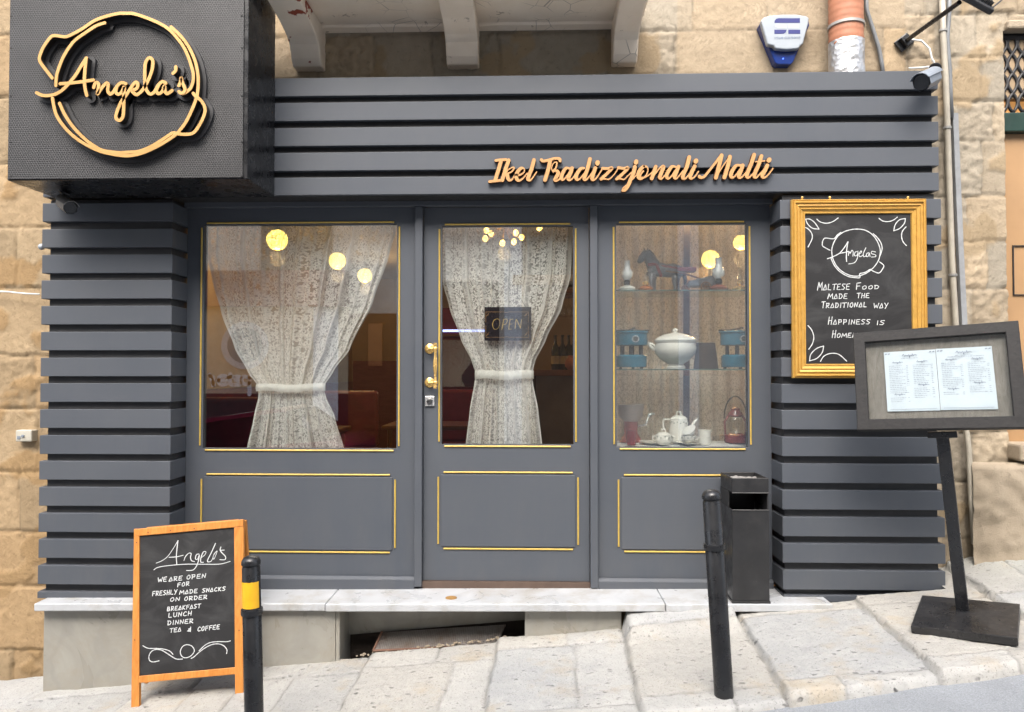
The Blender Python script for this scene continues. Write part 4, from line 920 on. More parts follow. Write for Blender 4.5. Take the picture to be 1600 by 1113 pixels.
# ------------------------------------------------------------------ alarm siren box
YAx = YW - .012
al = thing('alarm_box', 'white and blue alarm siren box on the stone wall above the header', 'alarm box', at(1225, 62, YW))
def Y3(Y): return lambda x, y: at(x, y, Y)
def pol(pts, Y, d): return [at(x, y, Y) for x, y in pts], (0, d, 0)
back = [(1186.5,39),(1189,34),(1200,29),(1255,28),(1264,33),(1264.5,40),(1240,96),(1236,101),(1216,101),(1211,98)]
m = MB(); m.prism(*pol(back, YW-.055, .06)); m.build('base_housing', BLUEPLASTIC, al, bevel=.006, seg=3)
fr_ = [(1189,33),(1193,27.5),(1202,24.5),(1222,22.5),(1245,22.5),(1260,25),(1264.5,28),(1263.5,36),(1255,68),(1251,71),(1248,76),(1230,77.5),(1212,76),(1209,71.5),(1199.5,69.5)]
m = MB(); m.prism(*pol(fr_, YW-.085, .035)); m.build('front_cover', WHITEPLASTIC, al, bevel=.007, seg=3)
m = MB(); Yp = YW-.0858
def bar(pts): m.prism([at(x, y, Yp) for x, y in pts], (0, .0012, 0))
zs_ = zoom_map(1180,15,11.72)
for pts in ([(352,245),(358,205),(385,172),(430,160),(820,160),(820,245)], [(352,370),(578,370),(560,420),(520,445),(352,447)], [(607,370),(825,370),(825,447),(607,447)]): bar([zs_(p) for p in pts])
m.build('logo_bars', NAVY, al)
m = MB()
for pts in ([(355,270),(540,270),(575,300),(580,340),(420,340),(375,320)], [(607,270),(795,270),(795,340),(607,340)]): bar([zs_(p) for p in pts])
m.build('logo_grey', GREYPRINT, al)
m = MB(); w_ = word_strokes('STRaND ELECTRONICS', 355, 825, 542, 532, 34, 0., 1., .45); strokes_on(m, w_, Y3(Yp), NF, .0011, .0003, 0, 1, zs_, .00001); m.build('lettering', plain('slate_print', (.16, .20, .28), .6, bump=0), al)
m = MB(); q = at(1223.5, 92, YW-.056); m.ball(q, .004, 10); m.build('indicator', LEDDOT, al)

# ------------------------------------------------------------------ duct, conduits, cables
dp = at(1322, 60, -.06); du = thing('duct_pipe', 'terracotta coloured duct pipe with foil wrapped end above the header', 'pipe', (dp.x, -.06, 3.15))
zf = at(1322, 72, -.06).z
m = MB(); pr_ = [(.0875 + .0016*math.sin(k*2.1), zf-.01+k*.012) for k in range(80)]; m.lathe(pr_, (dp.x, -.06, 0), seg=32); m.build('pipe', TERRACOTTA, du, smooth=True)
m = MB(); 
for k, zz_ in enumerate((at(1322, 42, -.06).z,)): m.lathe([(.089, zz_-.010), (.094, zz_-.008), (.094, zz_+.006), (.089, zz_+.008)], (dp.x, -.06, 0), seg=32)
m.build('clamp_ring', plain('galvanised_clamp', (.34, .33, .31), .5, metal=.4), du, smooth='auto')
m = MB(); rf_ = random.Random(4); m.grid(48, 16, lambda u, v: (dp.x + (.090-.006*v*0+.005*fr(math.cos(u*6.283), v*2+math.sin(u*6.283), 3.2, 4, 6))*math.cos(u*6.2832), -.06 + (.090+.005*fr(math.cos(u*6.283), v*2+math.sin(u*6.283), 3.2, 4, 6))*math.sin(u*6.2832), 3.08 + (zf-3.065)*v)); m.build('foil_wrap', FOIL, du, smooth=True)
def wallpath(pts, Y=.02): return [at(x, y, Y) for x, y in pts]
cd = MB().tube(wallpath([(1471,-40),(1474,60),(1478,130),(1482,250),(1487,400),(1494,520),(1504,640),(1512,690),(1519,780),(1527,853)], .012), .0155, 12); o = cd.build('conduit_pipe', CONDUIT, None, smooth=True)
tag(o, 'long cream conduit pipe running down the wall beside right pilaster', 'pipe')
CLIPM = plain('grey_pipe_clip', (.25, .25, .24), .5)
for x, y in ((1473.5, 48), (1480, 200), (1489, 430)): q = at(x, y, .012); MB().lathe([(.0155, -.007), (.021, -.006), (.021, .006), (.0155, .007)], q, (.02, 0, 1), 14).build('clip', CLIPM, o)
o = MB().tube(wallpath([(1507,560),(1509,660),(1513,700),(1517,780),(1522,850)], -.005), .0125, 12).build('conduit_pipe', CONDUIT, None, smooth=True); tag(o, 'short cream conduit pipe emerging below the menu case beside the longer one', 'pipe')
o = MB().tube(wallpath([(1484,-30),(1483,20),(1480,60),(1484,110),(1485,140),(1487,185)], .012), .011, 10).build('black_cable', GREYCABLE, None, smooth=True); tag(o, 'dark cable drooping down the wall behind the floodlight arm', 'cable')
tr_ = wallpath([(1491,178),(1494,260),(1500,400),(1507,540)], .02); m = MB()
for p, q in zip(tr_, tr_[1:]): m.hexa([p+Vector((-.014,-.014,0)), p+Vector((.014,-.014,0)), p+Vector((.014,.014,0)), p+Vector((-.014,.014,0))], [q+Vector((-.014,-.014,0)), q+Vector((.014,-.014,0)), q+Vector((.014,.014,0)), q+Vector((-.014,.014,0))])
o = m.build('cable_trunking', plain('grey_trunking', (.24, .25, .26), .5, var=.2), None); tag(o, 'straight grey cable trunking on the wall right of the cream pipe', 'trunking')
o = MB().tube(wallpath([(1353,-20),(1354,15),(1362,40),(1373,75),(1377,95),(1381,125)], .025), .011, 10).build('black_cable', GREYCABLE, None, smooth=True); tag(o, 'thick dark cable between duct pipe and floodlight bracket', 'cable')

# ------------------------------------------------------------------ floodlight on an arm
wp = at(1411, 68, YW-.006); hd_ = at(1499, 4, -.42)
fl = thing('floodlight', 'black finned floodlight on a slanted arm from the wall', 'floodlight', wp)
dirn = (hd_-wp).normalized(); rz = Matrix.Rotation(R(-38), 3, 'Y')
m = MB(); m.box((wp.x-.045, YW-.022, wp.z-.034), (wp.x+.045, YW-.010, wp.z+.034), rz); m.box((wp.x-.020, YW-.05, wp.z-.030), (wp.x+.020, YW-.0225, wp.z+.030), rz); m.build('wall_plate', BLACKMETAL, fl, bevel=.003)
m = MB(); m.tube([wp + Vector((0,-.03,0)), hd_], .0125, 10); m.build('arm', BLACKMETAL, fl, smooth='auto')
hc = at(1524, 2, -.46); rot = Matrix.Rotation(R(30), 3, 'Y') @ Matrix.Rotation(R(42), 3, 'X')
m = MB(); m.box((hc.x-.085, hc.y-.075, hc.z-.016), (hc.x+.085, hc.y+.075, hc.z+.016), rot); m.build('housing', BLACKPLASTIC, fl, bevel=.012, seg=3)
for k in range(9): x = hc.x-.06+.015*k; MB().box((x-.0025, hc.y-.06, hc.z+.0165), (x+.0025, hc.y+.06, hc.z+.036), rot, hc).build('cooling_fin', BLACKPLASTIC, fl)
m = MB(); q = at(1547, 14, -.50); m.tube([q + Vector((-.02,.02,.012)), q + Vector((.006,-.006,-.004))], .011, 10); m.build('cable_gland', BLACKPLASTIC, fl)
m = MB(); m.tube(wallpath([(1424,62),(1440,64),(1452,76),(1456,92),(1460,99),(1466,103),(1456,104),(1440,106),(1420,107)], .005), .0055, 8); o = m.build('white_cable', WHITECABLE, None, smooth=True); tag(o, 'thin white cable curling from floodlight plate to the header top', 'cable')
o = MB().tube([q + Vector((.006,-.006,0)), at(1556,8,-.45), at(1575,-8,-.35)], .004, 8).build('lamp_cable', BLACKPLASTIC, fl)

# ------------------------------------------------------------------ security cameras
def cctv(p_back, p_front, label, mount, rad, mat):
    r_ = thing('security_camera', label, 'security camera', mount, 'security cameras on the shopfront'); d = (p_front-p_back); L = d.length; d.normalize()
    up_ = (Vector((0,0,1)) - d*d.z).normalized(); sd_ = d.cross(up_)
    P = lambda a_, t, k=1.: p_back + d*t + (sd_*math.cos(a_) + up_*math.sin(a_))*rad*k
    m = MB(); N = 8; an = [math.pi/8 + 2*math.pi*i/N for i in range(N)]
    m.add([P(q, 0, .85) for q in an] + [P(q, .01) for q in an] + [P(q, L) for q in an], [(j*N+i, j*N+(i+1) % N, (j+1)*N+(i+1) % N, (j+1)*N+i) for j in range(2) for i in range(N)] + [list(range(N))])
    m.build('body', mat, r_)
    m = MB(); m.tube([p_back + d*(L-.012), p_back + d*(L+.001)], rad*.86, 20); m.build('lens_face', plain('dark_lens_window', (.008, .009, .012), .12, bump=0), r_)
    m = MB(); q0 = [P(math.pi*(.12+.76*i/10), -.004, 1.13) for i in range(11)]; q1 = [P(math.pi*(.12+.76*i/10), L+.022, 1.13) for i in range(11)]
    m.add(q0+q1, [(i, i+1, 12+i, 11+i) for i in range(10)]); o_ = m.build('sun_hood', mat, r_); so = o_.modifiers.new('solid', 'SOLIDIFY'); so.thickness = .003
    m = MB(); m.tube([p_back + d*.03, p_back + d*.0 + (mount-p_back)*.6, mount], [.012, .012, .016], 10); m.lathe([(.03, 0), (.03, .008), (.022, .012)], mount, (p_back-mount), 16); m.build('bracket', BLACKPLASTIC, r_)
m0 = at(1462, 112, -.19)
cctv(at(1459, 120, -.24), at(1440, 129, -.33), 'grey security camera at the upper right corner of the header', Vector((2.09, -.185, 3.18)), .044, GREYPLASTIC)
pb_ = at(97, 316, -.30); cctv(pb_, at(110, 325, -.40), 'dark security camera mounted beneath the sign box', Vector((pb_.x+.02, -.30, zb_box-.001)), .034, plain('charcoal_plastic', (.16, .16, .16), .45))
m = MB(); a = at(247, 303, -.2); 
o = MB().tube([at(250, 306, -.178), at(262, 309, -.178), at(275, 306, -.1)], .006, 8).build('loose_cable', BLACKPLASTIC, None, smooth=True); tag(o, 'short black cable end under the sign box right edge', 'cable')
# grey junction box and cable on the left wall
jb = thing('junction_box', 'small pale grey junction box on the left stone wall', 'junction box', at(39, 681, YW))
a, b = at(27, 672, YW-.03), at(52, 690, YW-.03); m = MB(); m.box((a.x, YW-.045, b.z), (b.x, YW+.01, a.z)); m.build('case', plain('aged_cream_plastic', (.42, .40, .34), .5), jb, bevel=.006)
m = MB(); m.box((a.x+.012, YW-.048, b.z+.014), (a.x+.03, YW-.0448, b.z+.032)); m.tube([(a.x+.045, YW-.052, (a.z+b.z)/2), (a.x+.045, YW-.044, (a.z+b.z)/2)], .008, 10); m.build('cover_detail', GREYPLASTIC, jb)
o = MB().tube(wallpath([(-20,455),(10,456),(40,459),(62,460)], .0), .0045, 8).build('white_cable', WHITECABLE, None, smooth=True); tag(o, 'thin pale cable crossing left stone wall to the pilaster', 'cable')
o = MB().ball(at(65, 386, -.01), .018, 12).build('cable_clip', WHITEPLASTIC, None, smooth=True); tag(o, 'small white knob at the left pilaster edge', 'clip')
# ------------------------------------------------------------------ the room behind the glass
structure(MB().box((-2.617, .06, .386), (2.117, 6.4, .40)).build('floor', INTFLOOR))
structure(MB().box((-2.617, .06, 2.92), (2.117, 6.4, 2.95)).build('ceiling', plain('interior_ceiling', (.50, .40, .28), .8)))
structure(MB().box((-2.617, 6.38, .401), (2.117, 6.42, 2.919)).build('back_wall', CREAMWALL))
structure(MB().box((-2.617, .06, 1.46), (-2.59, 6.37, 2.919)).build('left_wall', CREAMWALL))
structure(MB().box((-2.617, .06, .401), (-2.58, 6.37, 1.455)).build('left_wainscot', MAROONPAINT))
structure(MB().box((-2.57, 6.34, .401), (-.2, 6.379, 1.75)).build('back_wainscot', MAROONPAINT))
structure(MB().box((2.09, .06, .401), (2.117, 6.37, 2.919)).build('right_wall', CREAMWALL))
def lamp_light(p, w, rad=.06, c=(1, .68, .33)):
    l = bpy.data.objects.new('lamp_light', bpy.data.lights.new('lamp_light', 'POINT')); C.objects.link(l); l.data.energy = w; l.data.color = c; l.data.shadow_soft_size = rad; l.location = p; return l
GL = [((433,375), 1.70, .082, 'globe lamp nearest the left window, largest of the hanging row'), ((527,408), 3.05, .082, 'middle hanging globe lamp seen through the left lace curtain'), ((570,431), 4.30, .082, 'smallest farthest hanging globe lamp in the left window'), ((1110,405), 2.1, .074, 'glowing globe lamp behind the toy horse in the right window'), ((1158,379), 1.75, .060, 'globe lamp partly cut off at the right window upper right corner')]
for (x, y), Y, r_, lab in GL:
    p = at(x, y, Y); g = thing('globe_lamp', 'lit yellow ' + lab, 'lamp', (p.x, p.y, p.z), 'lit globe lamps hanging indoors')
    MB().ball(p, r_, 24).build('globe', LAMPGLOW, g, smooth=True)
    m = MB(); m.tube([(p.x, p.y, p.z+r_-.01), (p.x, p.y, 2.919)], .006, 6); m.lathe([(.03, 0), (.026, .03)], (p.x, p.y, p.z+r_-.012), seg=12); m.build('cord', BLACKPLASTIC, g)
    lamp_light((p.x, p.y-.0, p.z-r_-.07), 3. if x < 800 else 8.); 
# chandelier seen through the door glass
cc = at(788, 352, 2.3); ch = thing('chandelier', 'chandelier of small warm bulbs hanging behind the door glass', 'chandelier', cc)
m = MB(); m.tube([cc + Vector((0,0,-.02)), (cc.x, cc.y, 2.919)], .008, 8); bulbs = []
for k, (x, y, dy) in enumerate(((760,360,-.1),(767,365,.05),(758,373,-.2),(785,380,-.25),(806,364,.0),(803,378,-.2),(815,371,.1))):
    q = at(x, y, 2.3+dy); bulbs.append(q); m.tube([cc, (cc+q)/2 + Vector((0,0,-.03)), q + Vector((0,0,-.02))], .005, 6)
m.build('arm', BRASS, ch)
for q in bulbs: MB().ball(q, .023, 12, 1.2).build('bulb', BULBGLOW, ch, smooth=True)
lamp_light(cc + Vector((0, 0, -.25)), 3.5)
q = at(843, 357, 2.6); s_ = thing('pendant_bulb', 'single small lit bulb near the top right of the door glass', 'lamp', q); MB().ball(q, .025, 12).build('bulb', BULBGLOW, s_, smooth=True); MB().tube([q, (q.x, q.y, 2.919)], .004, 6).build('cord', BLACKPLASTIC, s_)

# lace curtains
def interp(tab, v):
    for (a, b), (c, d) in zip(tab, tab[1:]):
        if v <= c: t = (v-a)/(c-a) if c > a else 0; t = t*t*(3-2*t)*.35 + t*.65; return b + (d-b)*t
    return tab[-1][1]
def curtain(name_lab, L, Rr, y0, y1, ytie, Y, folds, amp, cloth, seed, matl=LACE):
    c = at((L[0][1]+Rr[0][1])/2, y0, Y); t = thing('lace_curtain', name_lab, 'curtain', c, 'white lace curtains behind the glass')
    rr = random.Random(seed); ph = [rr.uniform(0, 6.28) for _ in range(6)]
    m = MB(); m.col = []; full = max(r2[1]-l2[1] for l2, r2 in zip(L[:1], Rr[:1]))
    def fn(u, v):
        y = y0 + (y1-y0)*v; l = interp(L, y); r_ = interp(Rr, y)
        k = 1 - .55*math.exp(-((y-ytie)/38.)**2)
        uu = u + .022*math.sin(2*math.pi*u*3+ph[0]) + .012*math.sin(2*math.pi*u*7+ph[1]); uu = min(1, max(0, uu))
        x = l + (r_-l)*uu; s_ = uu*folds + .25*math.sin(5*uu+ph[2]+.6*v)
        g_ = s_ - math.floor(s_) - .5; w = math.exp(-(g_/.10)**2); g2_ = (s_*1.37+ph[5]) % 1. - .5
        dy = -amp*k*(2.4*w*(1+.5*math.sin(9*uu+ph[3])) + 1.1*math.exp(-(g2_/.07)**2)) + .35*amp*math.sin(2*math.pi*uu*2.3+ph[4])
        den = max(0, 1-(r_-l)/full*1.15)*.45; hem = 1. if (u < .012 or u > .988) else 0.; gth = min(1, max(.75*w*(.6+.4*math.sin(11*uu+ph[1])), .5*math.exp(-(g2_/.05)**2), hem, den)); m.col.append((gth, gth, gth, 1))
        p = at(x, y, Y); return (p.x + .9*amp*k*w*(1 if int(s_) % 2 else -1), Y + dy, p.z)
    m.grid(300, 110, fn, lambda u, v: (u*cloth, v*(y1-y0)/285.)); m.build('cloth', matl, t, smooth=True, fixn=False)
    return t
cL = curtain('wide white lace curtain tied at its waist in the left window', [(345,322),(400,322),(440,331),(490,345),(545,366),(580,386),(605,403),(620,403),(650,396),(705,384)], [(345,619),(360,619),(400,608),(470,584),(545,548),(580,522),(605,506),(620,510),(650,524),(705,540)], 345, 704, 606, .10, 8, .012, 1.45, 1)
def tie(t, x0, x1, y, h, Y):
    m = MB(); a = at(x0, y, Y); b = at(x1, y, Y)
    m.grid(40, 6, lambda u, v: (a.x+(b.x-a.x)*u, Y - .032*math.sin(math.pi*min(1, max(0, u)))**.4 - .004*math.sin(u*40) - .006*math.sin(math.pi*v), (a.z+(b.z-a.z)*u) + h*(v-.5) + .004*math.sin(u*9)), lambda u, v: (u*.4, v*.05)); m.build('tie_band', LACETIE, t, smooth=True, fixn=False)
tie(cL, 400, 509, 606, .042, .095)
cD = curtain('lace curtain tied at its waist behind the middle door glass', [(345,688),(440,691),(480,702),(530,720),(565,737),(585,744),(600,741),(640,734),(700,727)], [(345,898),(430,894),(480,880),(530,855),(565,837),(585,832),(600,834),(640,842),(700,849)], 346, 700, 586, .11, 7, .011, 1.05, 2)
tie(cD, 742, 834, 586, .048, .105)
t = thing('lace_curtain', 'gathered beige lace curtain hanging behind the right display shelves', 'curtain', at(1068, 345, .55), 'white lace curtains behind the glass')
for xa, xb, nm in ((940, 1068, 'left'), (1078, 1215, 'right')):
    def fn(u, v, xa=xa, xb=xb):
        p = at(xa+(xb-xa)*u, 330+400*v, .55); s_ = u*7 + .2*math.sin(6*u+v*1.5); w = math.sin(2*math.pi*s_); return (p.x, .55 + .012*math.copysign(abs(w)**.9, w), p.z)
    m = MB(); m.grid(160, 30, fn, lambda u, v: (u*1.5, v*2.0)); m.build('cloth', LACEBACK, t, smooth=True, fixn=False)
MB().tube([at(935, 338, .56), at(1220, 338, .56)], .008, 8).build('rail', BRASS, t)

# OPEN sign hanging behind the door glass
os_ = thing('open_sign', 'small dark hanging sign with gold lettering OPEN behind the door glass', 'sign', at(793, 532, .062))
a, b = at(757, 480, .062), at(830, 532.5, .062)
MB().box((a.x, .062, b.z), (b.x, .066, a.z)).build('plate', plain('maroon_black_plate', (.014, .008, .010), .25, bump=0), os_)
zo = zoom_map(745,470,15.9); m = MB()
st = [[(480,455),(420,500),(390,600),(420,690),(460,715),(530,680),(575,560),(550,470),(490,455)], [(670,465),(650,560),(620,715)], [(660,465),(740,460),(755,510),(720,580),(650,600)], [(830,465),(810,580),(790,710)], [(835,465),(900,460)], [(815,585),(875,580)], [(795,710),(860,705)], [(975,470),(950,690)], [(985,465),(1030,560),(1085,685)], [(1110,470),(1085,685)]]
strokes_on(m, st, lambda x, y: at(x, y, .0615), NF, .0021, .0006, 0, 5, zo, .00003, (.6, 1.1, .8)); m.build('lettering', plain('sign_gold', (.62, .42, .12), .35, metal=.5), os_)
m = MB()
for st in ([(230,280),(690,280),(720,295),(760,295),(790,280),(1280,280)], [(230,910),(690,910),(720,895),(760,895),(790,910),(1280,910)], [(225,285),(225,540)], [(225,620),(225,905)], [(1280,285),(1280,540)], [(1280,620),(1280,905)]): m.ribbon([at(*zo(p), .0615) for p in st], .0011, NF, .0005, 0)
for x, y in ((275,345),(275,830),(1225,345),(1225,830)):
    for k in range(5): m.ribbon([at(*zo(p), .0615) for p in smooth_pts([(x-40+14*k, y+45-10*k), (x-15+9*k, y+5), (x+30-12*k, y-40+14*k)], 4)], .0010, NF, .0004, 0)
m.build('gold_border', plain('sign_bronze', (.42, .22, .07), .4, metal=.4), os_)
m = MB(); m.tube([(a.x+.03, .064, a.z), ((a.x+b.x)/2, .064, a.z+.16), (b.x-.03, .064, a.z)], .0012, 5); m.build('cord', BLACKPLASTIC, os_)

# booth seats, tables, bar counter, bottles and glasses
def bench(x0, x1, y0, y1, lab, back):
    t = thing('booth_bench', lab, 'bench', ((x0+x1)/2, (y0+y1)/2, .401), 'maroon booth benches indoors')
    MB().box((x0, y0, .401), (x1, y1, .80)).build('base', MAROONPAINT, t, bevel=.01); MB().box((x0, y0, .801), (x1, y1, .90)).build('seat', MAROON, t, bevel=.035, seg=4)
    m = MB(); m.box((x0, y1-.12, .901), (x1, y1, 1.42)) if back == 'y' else m.box((x0, y0, .901), (x0+.12, y1, 1.42)); m.build('backrest', MAROON, t, bevel=.035, seg=4)
bench(-2.57, -1.45, .55, 1.10, 'maroon leather booth bench just inside the left window', 'y'); bench(-2.57, -1.45, 2.3, 2.85, 'maroon booth bench deeper in the room beyond the first table', 'y'); bench(-1.25, -.35, 2.9, 3.4, 'maroon bench seen through the door glass lower left', 'y')
def table(x, y, w, d, lab):
    t = thing('dining_table', lab, 'table', (x, y, .401), 'brown wooden dining tables indoors')
    MB().box((x-w/2, y-d/2, 1.12), (x+w/2, y+d/2, 1.155)).build('table_top', BROWNWOOD, t, bevel=.008)
    for sx in (-1, 1):
        for sy in (-1, 1): MB().tube([(x+sx*(w/2-.06), y+sy*(d/2-.06), .401), (x+sx*(w/2-.06), y+sy*(d/2-.06), 1.119)], .022, 8).build('leg', BROWNWOOD, t)
table(-2.0, 1.65, 1.0, .65, 'brown wooden table between two maroon benches at left'); table(-.85, 2.25, .8, .6, 'brown wooden table behind the door glass at lower left')
MB_ = at(860, 578, 2.0); bc_ = thing('bar_counter', 'grey fronted bar counter with wooden top behind the door glass', 'counter', (.3, 2.0, .401))
zt2_ = MB_.z; MB().box((.02, 2.0, .401), (1.4, 2.5, zt2_-.05)).build('front', plain('counter_grey', (.13, .125, .12), .6, var=.25, nscale=4), bc_); MB().box((-.03, 1.95, zt2_-.0495), (1.45, 2.55, zt2_)).build('counter_top', BROWNWOOD, bc_, bevel=.006)
m = MB(); m.box((-.02, 1.985, .401), (.018, 2.5, zt2_-.051)); m.build('end_panel', BLACK, bc_)
bs = None
for k, x in enumerate((868, 879, 889, 897)):
    q = at(x, 574, 2.3); t = thing('bottle', 'dark wine bottle on the bar counter behind the door glass', 'bottle', (q.x, 2.3, zt2_), 'dark bottles on the bar counter')
    MB().lathe([(.033, 0), (.036, .004), (.036, .16), (.030, .195), (.013, .225), (.012, .285), (.014, .287), (.014, .30), (0, .30)], (q.x, 2.3, zt2_), seg=16).build('glass_body', BOTTLE, t, smooth='auto'); MB().lathe([(.0365, .05), (.0365, .12)], (q.x, 2.3, zt2_), seg=16).build('paper_label', plain('aged_label', (.45, .38, .25), .7), t)
q = at(893, 568, 2.12); MB().ball((q.x, 2.12, zt2_+.055), .055, 18, .95)
o = MB().lathe([(.03, 0), (.055, .03), (.058, .06), (.045, .09), (.03, .10), (.03, .115), (.022, .12), (0, .12)], (q.x, 2.12, zt2_), seg=18).build('clay_pot', plain('clay_pot', (.42, .16, .09), .6), None, smooth='auto'); tag(o, 'round terracotta jar on the bar counter near the bottles', 'jar')
gt = at(880, 462, 2.1); gr_ = thing('glass_rack', 'wooden rack above the bar holding upside down wine glasses', 'rack', (gt.x, 2.1, gt.z)); MB().box((-.1, 1.9, gt.z), (1.4, 2.35, gt.z+.035)).build('board', BROWNWOOD, gr_); MB().box((-.1, 1.9, gt.z+.10), (1.4, 2.35, gt.z+.20)).build('upper_board', CREAMWALL, gr_)
for k, x in enumerate((872, 881, 889, 897, 905)):
    q = at(x, 480, 1.98+.05*(k % 2)); t = MB().lathe([(.034, 0), (.034, -.003), (.005, -.012), (.004, -.085), (.022, -.105), (.036, -.14), (.033, -.185)], (q.x, q.y, gt.z-.001), seg=18).build('wine_glass', CLEARGLASS, None, smooth=True); tag(t, 'clear wine glass hanging upside down from the rack behind the door', 'wine glass', 'wine glasses hanging over the bar')
dc = thing('display_cabinet', 'dark cabinet with blue lit strip behind the door glass at left', 'cabinet', (-.75, 4.0, .401)); zc0 = at(720, 517, 4.0).z
MB().box((-1.35, 4.02, .401), (-.15, 4.4, 2.3)).build('carcass', MAROONPAINT, dc); MB().box((-1.2, 3.99, zc0-.012), (-.3, 4.0, zc0+.012)).build('light_strip', BLUEGLOW, dc); MB().box((-1.2, 3.985, .95), (-.3, 4.019, zc0-.1)).build('glass_front', GLASS, dc)
m = MB(); m.box((-1.22, 3.98, zc0-.06), (-.28, 4.019, zc0-.04)); m.box((-1.22, 3.98, 1.35), (-.28, 4.019, 1.37)); m.build('shelf', BROWNWOOD, dc)

# ------------------------------------------------------------------ display shelves in the right window
sh1, sh2 = at(1065, 457, .2).z, at(1065, 577, .2).z; xa, xb = HR[0]-.03, HR[2]+.06
SL = sz(1.0)+.0
for z, lab in ((sh1, 'upper glass shelf in the right window carrying the toy horse'), (sh2, 'lower glass shelf in the right window carrying the tureen')):
    t = thing('glass_shelf', lab, 'shelf', ((xa+xb)/2, .24, z), 'glass display shelves')
    MB().box((xa, .07, z-.006), (xb, .43, z)).build('pane', SHELFGLASS, t); MB().box((xa, .0695, z-.0062), (xb, .0715, z+.0002)).build('green_edge', plain('green_glass_edge', (.05, .10, .085), .15, bump=0), t)
zl = at(1065, 694, .2).z
lg = thing('display_ledge', 'white cloth covered ledge at the bottom of the right window', 'ledge', ((xa+xb)/2, .25, .401)); MB().box((xa-.02, .06, .401), (xb+.02, .46, zl-.012)).build('box_base', MAROONPAINT, lg)
m = MB(); m.grid(40, 14, lambda u, v: (xa-.03+(xb-xa+.06)*u, .055+.41*v, zl-.006+.004*fr(u*3, v*2, 3, 3, 5))); m.build('cloth', plain('white_cloth', (.62, .62, .60), .9), lg, smooth=True)
def item(name, lab, cat, x, Y, z, group=None): q = at(x, 500, Y); return thing(name, lab, cat, (q.x, Y, z), group), q.x
def lathe_px(t, name, mat, cx, Y, prof, zbase, sc=1., seg=24):    # profile in metres
    return MB().lathe([(r_*sc, h*sc) for r_, h in prof], (cx, Y, zbase), seg=seg).build(name, mat, t, smooth='auto')
U = 4.25/1150   # metres per photo pixel at the shelf
# oil lamps
def oil_lamp(x, Y, lab, basem, opal, s):
    t, cx = item('oil_lamp', lab, 'oil lamp', x, Y, sh1, 'small oil lamps on the upper glass shelf')
    lathe_px(t, 'font', basem, cx, Y, [(.035, 0), (.05, .006), (.055, .02), (.04, .035), (.015, .042)], sh1, s); lathe_px(t, 'burner', BRASS if not opal else BLACKMETAL, cx, Y, [(.015, .042), (.022, .05), (.022, .066), (.014, .075)], sh1, s)
    if opal: lathe_px(t, 'chimney', OPALGLASS, cx, Y, [(.018, .075), (.034, .095), (.036, .12), (.022, .145), (.018, .185), (.021, .195)], sh1, s)
    else: lathe_px(t, 'chimney', CLEARGLASS, cx, Y, [(.012, .075), (.02, .09), (.012, .12), (.011, .15)], sh1, s)
oil_lamp(980, .18, 'oil lamp with white glass chimney and pale base at left', plain('pale_ceramic', (.55, .55, .50), .3), True, .92)
oil_lamp(1009, .16, 'amber oil lamp under the toy horse head', AMBER, False, .80)
oil_lamp(1123, .18, 'oil lamp with white chimney and red round base behind the cart', plain('red_brown_glaze', (.20, .06, .035), .2), True, 1.0)
oil_lamp(1157, .17, 'small brass oil lamp at the right end of the upper shelf', BRASS, False, .85)
# toy horse and cart
th, hx = item('toy_horse', 'grey painted toy horse in red harness pulling the cart', 'toy horse', 1030, .26, sh1)
def H3(x, y, dy=0.): return at(x, y, .26+dy)
m = MB(); m.tube([H3(1012,431), H3(1017,424), H3(1026,421), H3(1040,423), H3(1052,423), H3(1060,425), H3(1066,431)], [.012,.036,.044,.040,.042,.039,.014], 16); m.tube([H3(1025,424), H3(1020,413), H3(1014,403), H3(1010,396)], [.044,.040,.033,.024], 14); m.tube([H3(1014,394), H3(1009,397), H3(1003,403), H3(999,409), H3(998,411)], [.016,.026,.022,.015,.011], 12)
for x, dy in ((1019,-.022),(1023,.022),(1055,-.022),(1060,.022)): m.tube([H3(x,427,dy), H3(x-1.8,440,dy), H3(x-.5,448,dy), H3(x-.5,453,dy), H3(x-1.5,455.8,dy)], [.022,.013,.009,.009,.013], 10)
for x in (1007,1012): m.tube([H3(x,395,.01*(x-1009)/3), H3(x-.3,388,.01*(x-1009)/3)], [.008,.002], 6)
m.build('body', HORSE, th, smooth=True)
m = MB(); m.tube([H3(1064,424), H3(1069,430), H3(1071,439), H3(1069,447)], [.009,.013,.011,.003], 8); m.build('tail', BLACKPLASTIC, th, smooth=True)
m = MB(); m.tube([H3(1013,391), H3(1019,398), H3(1025,408), H3(1030,417)], [.008,.012,.012,.006], 8); m.build('mane', BLACKPLASTIC, th, smooth=True)
m = MB(); m.tube([H3(1012,414,-.034), H3(1020,413,-.037), H3(1026,414,-.035)], .009, 8); m.tube([H3(1026,414,-.04), H3(1030,424,-.045), H3(1033,432,-.03)], .009, 8); m.tube([H3(1030,416,-.03), H3(1045,417,-.04), H3(1060,420,-.035)], .006, 8); m.build('harness', REDLEATHER, th)
MB().box((H3(1012,456).x, .21, sh1), (H3(1066,456).x, .31, sh1+.012)).build('base_board', REDENAMEL, th)
ct, _ = item('toy_cart', 'brown wooden toy cart with spoked wheels behind the toy horse', 'toy cart', 1092, .26, sh1)
m = MB(); m.tube([H3(1040,424,-.05), H3(1070,428,-.05), H3(1095,436,-.05)], .005, 6); m.tube([H3(1040,424,.05), H3(1070,428,.05), H3(1095,436,.05)], .005, 6); m.build('shaft', BROWNWOOD, ct)
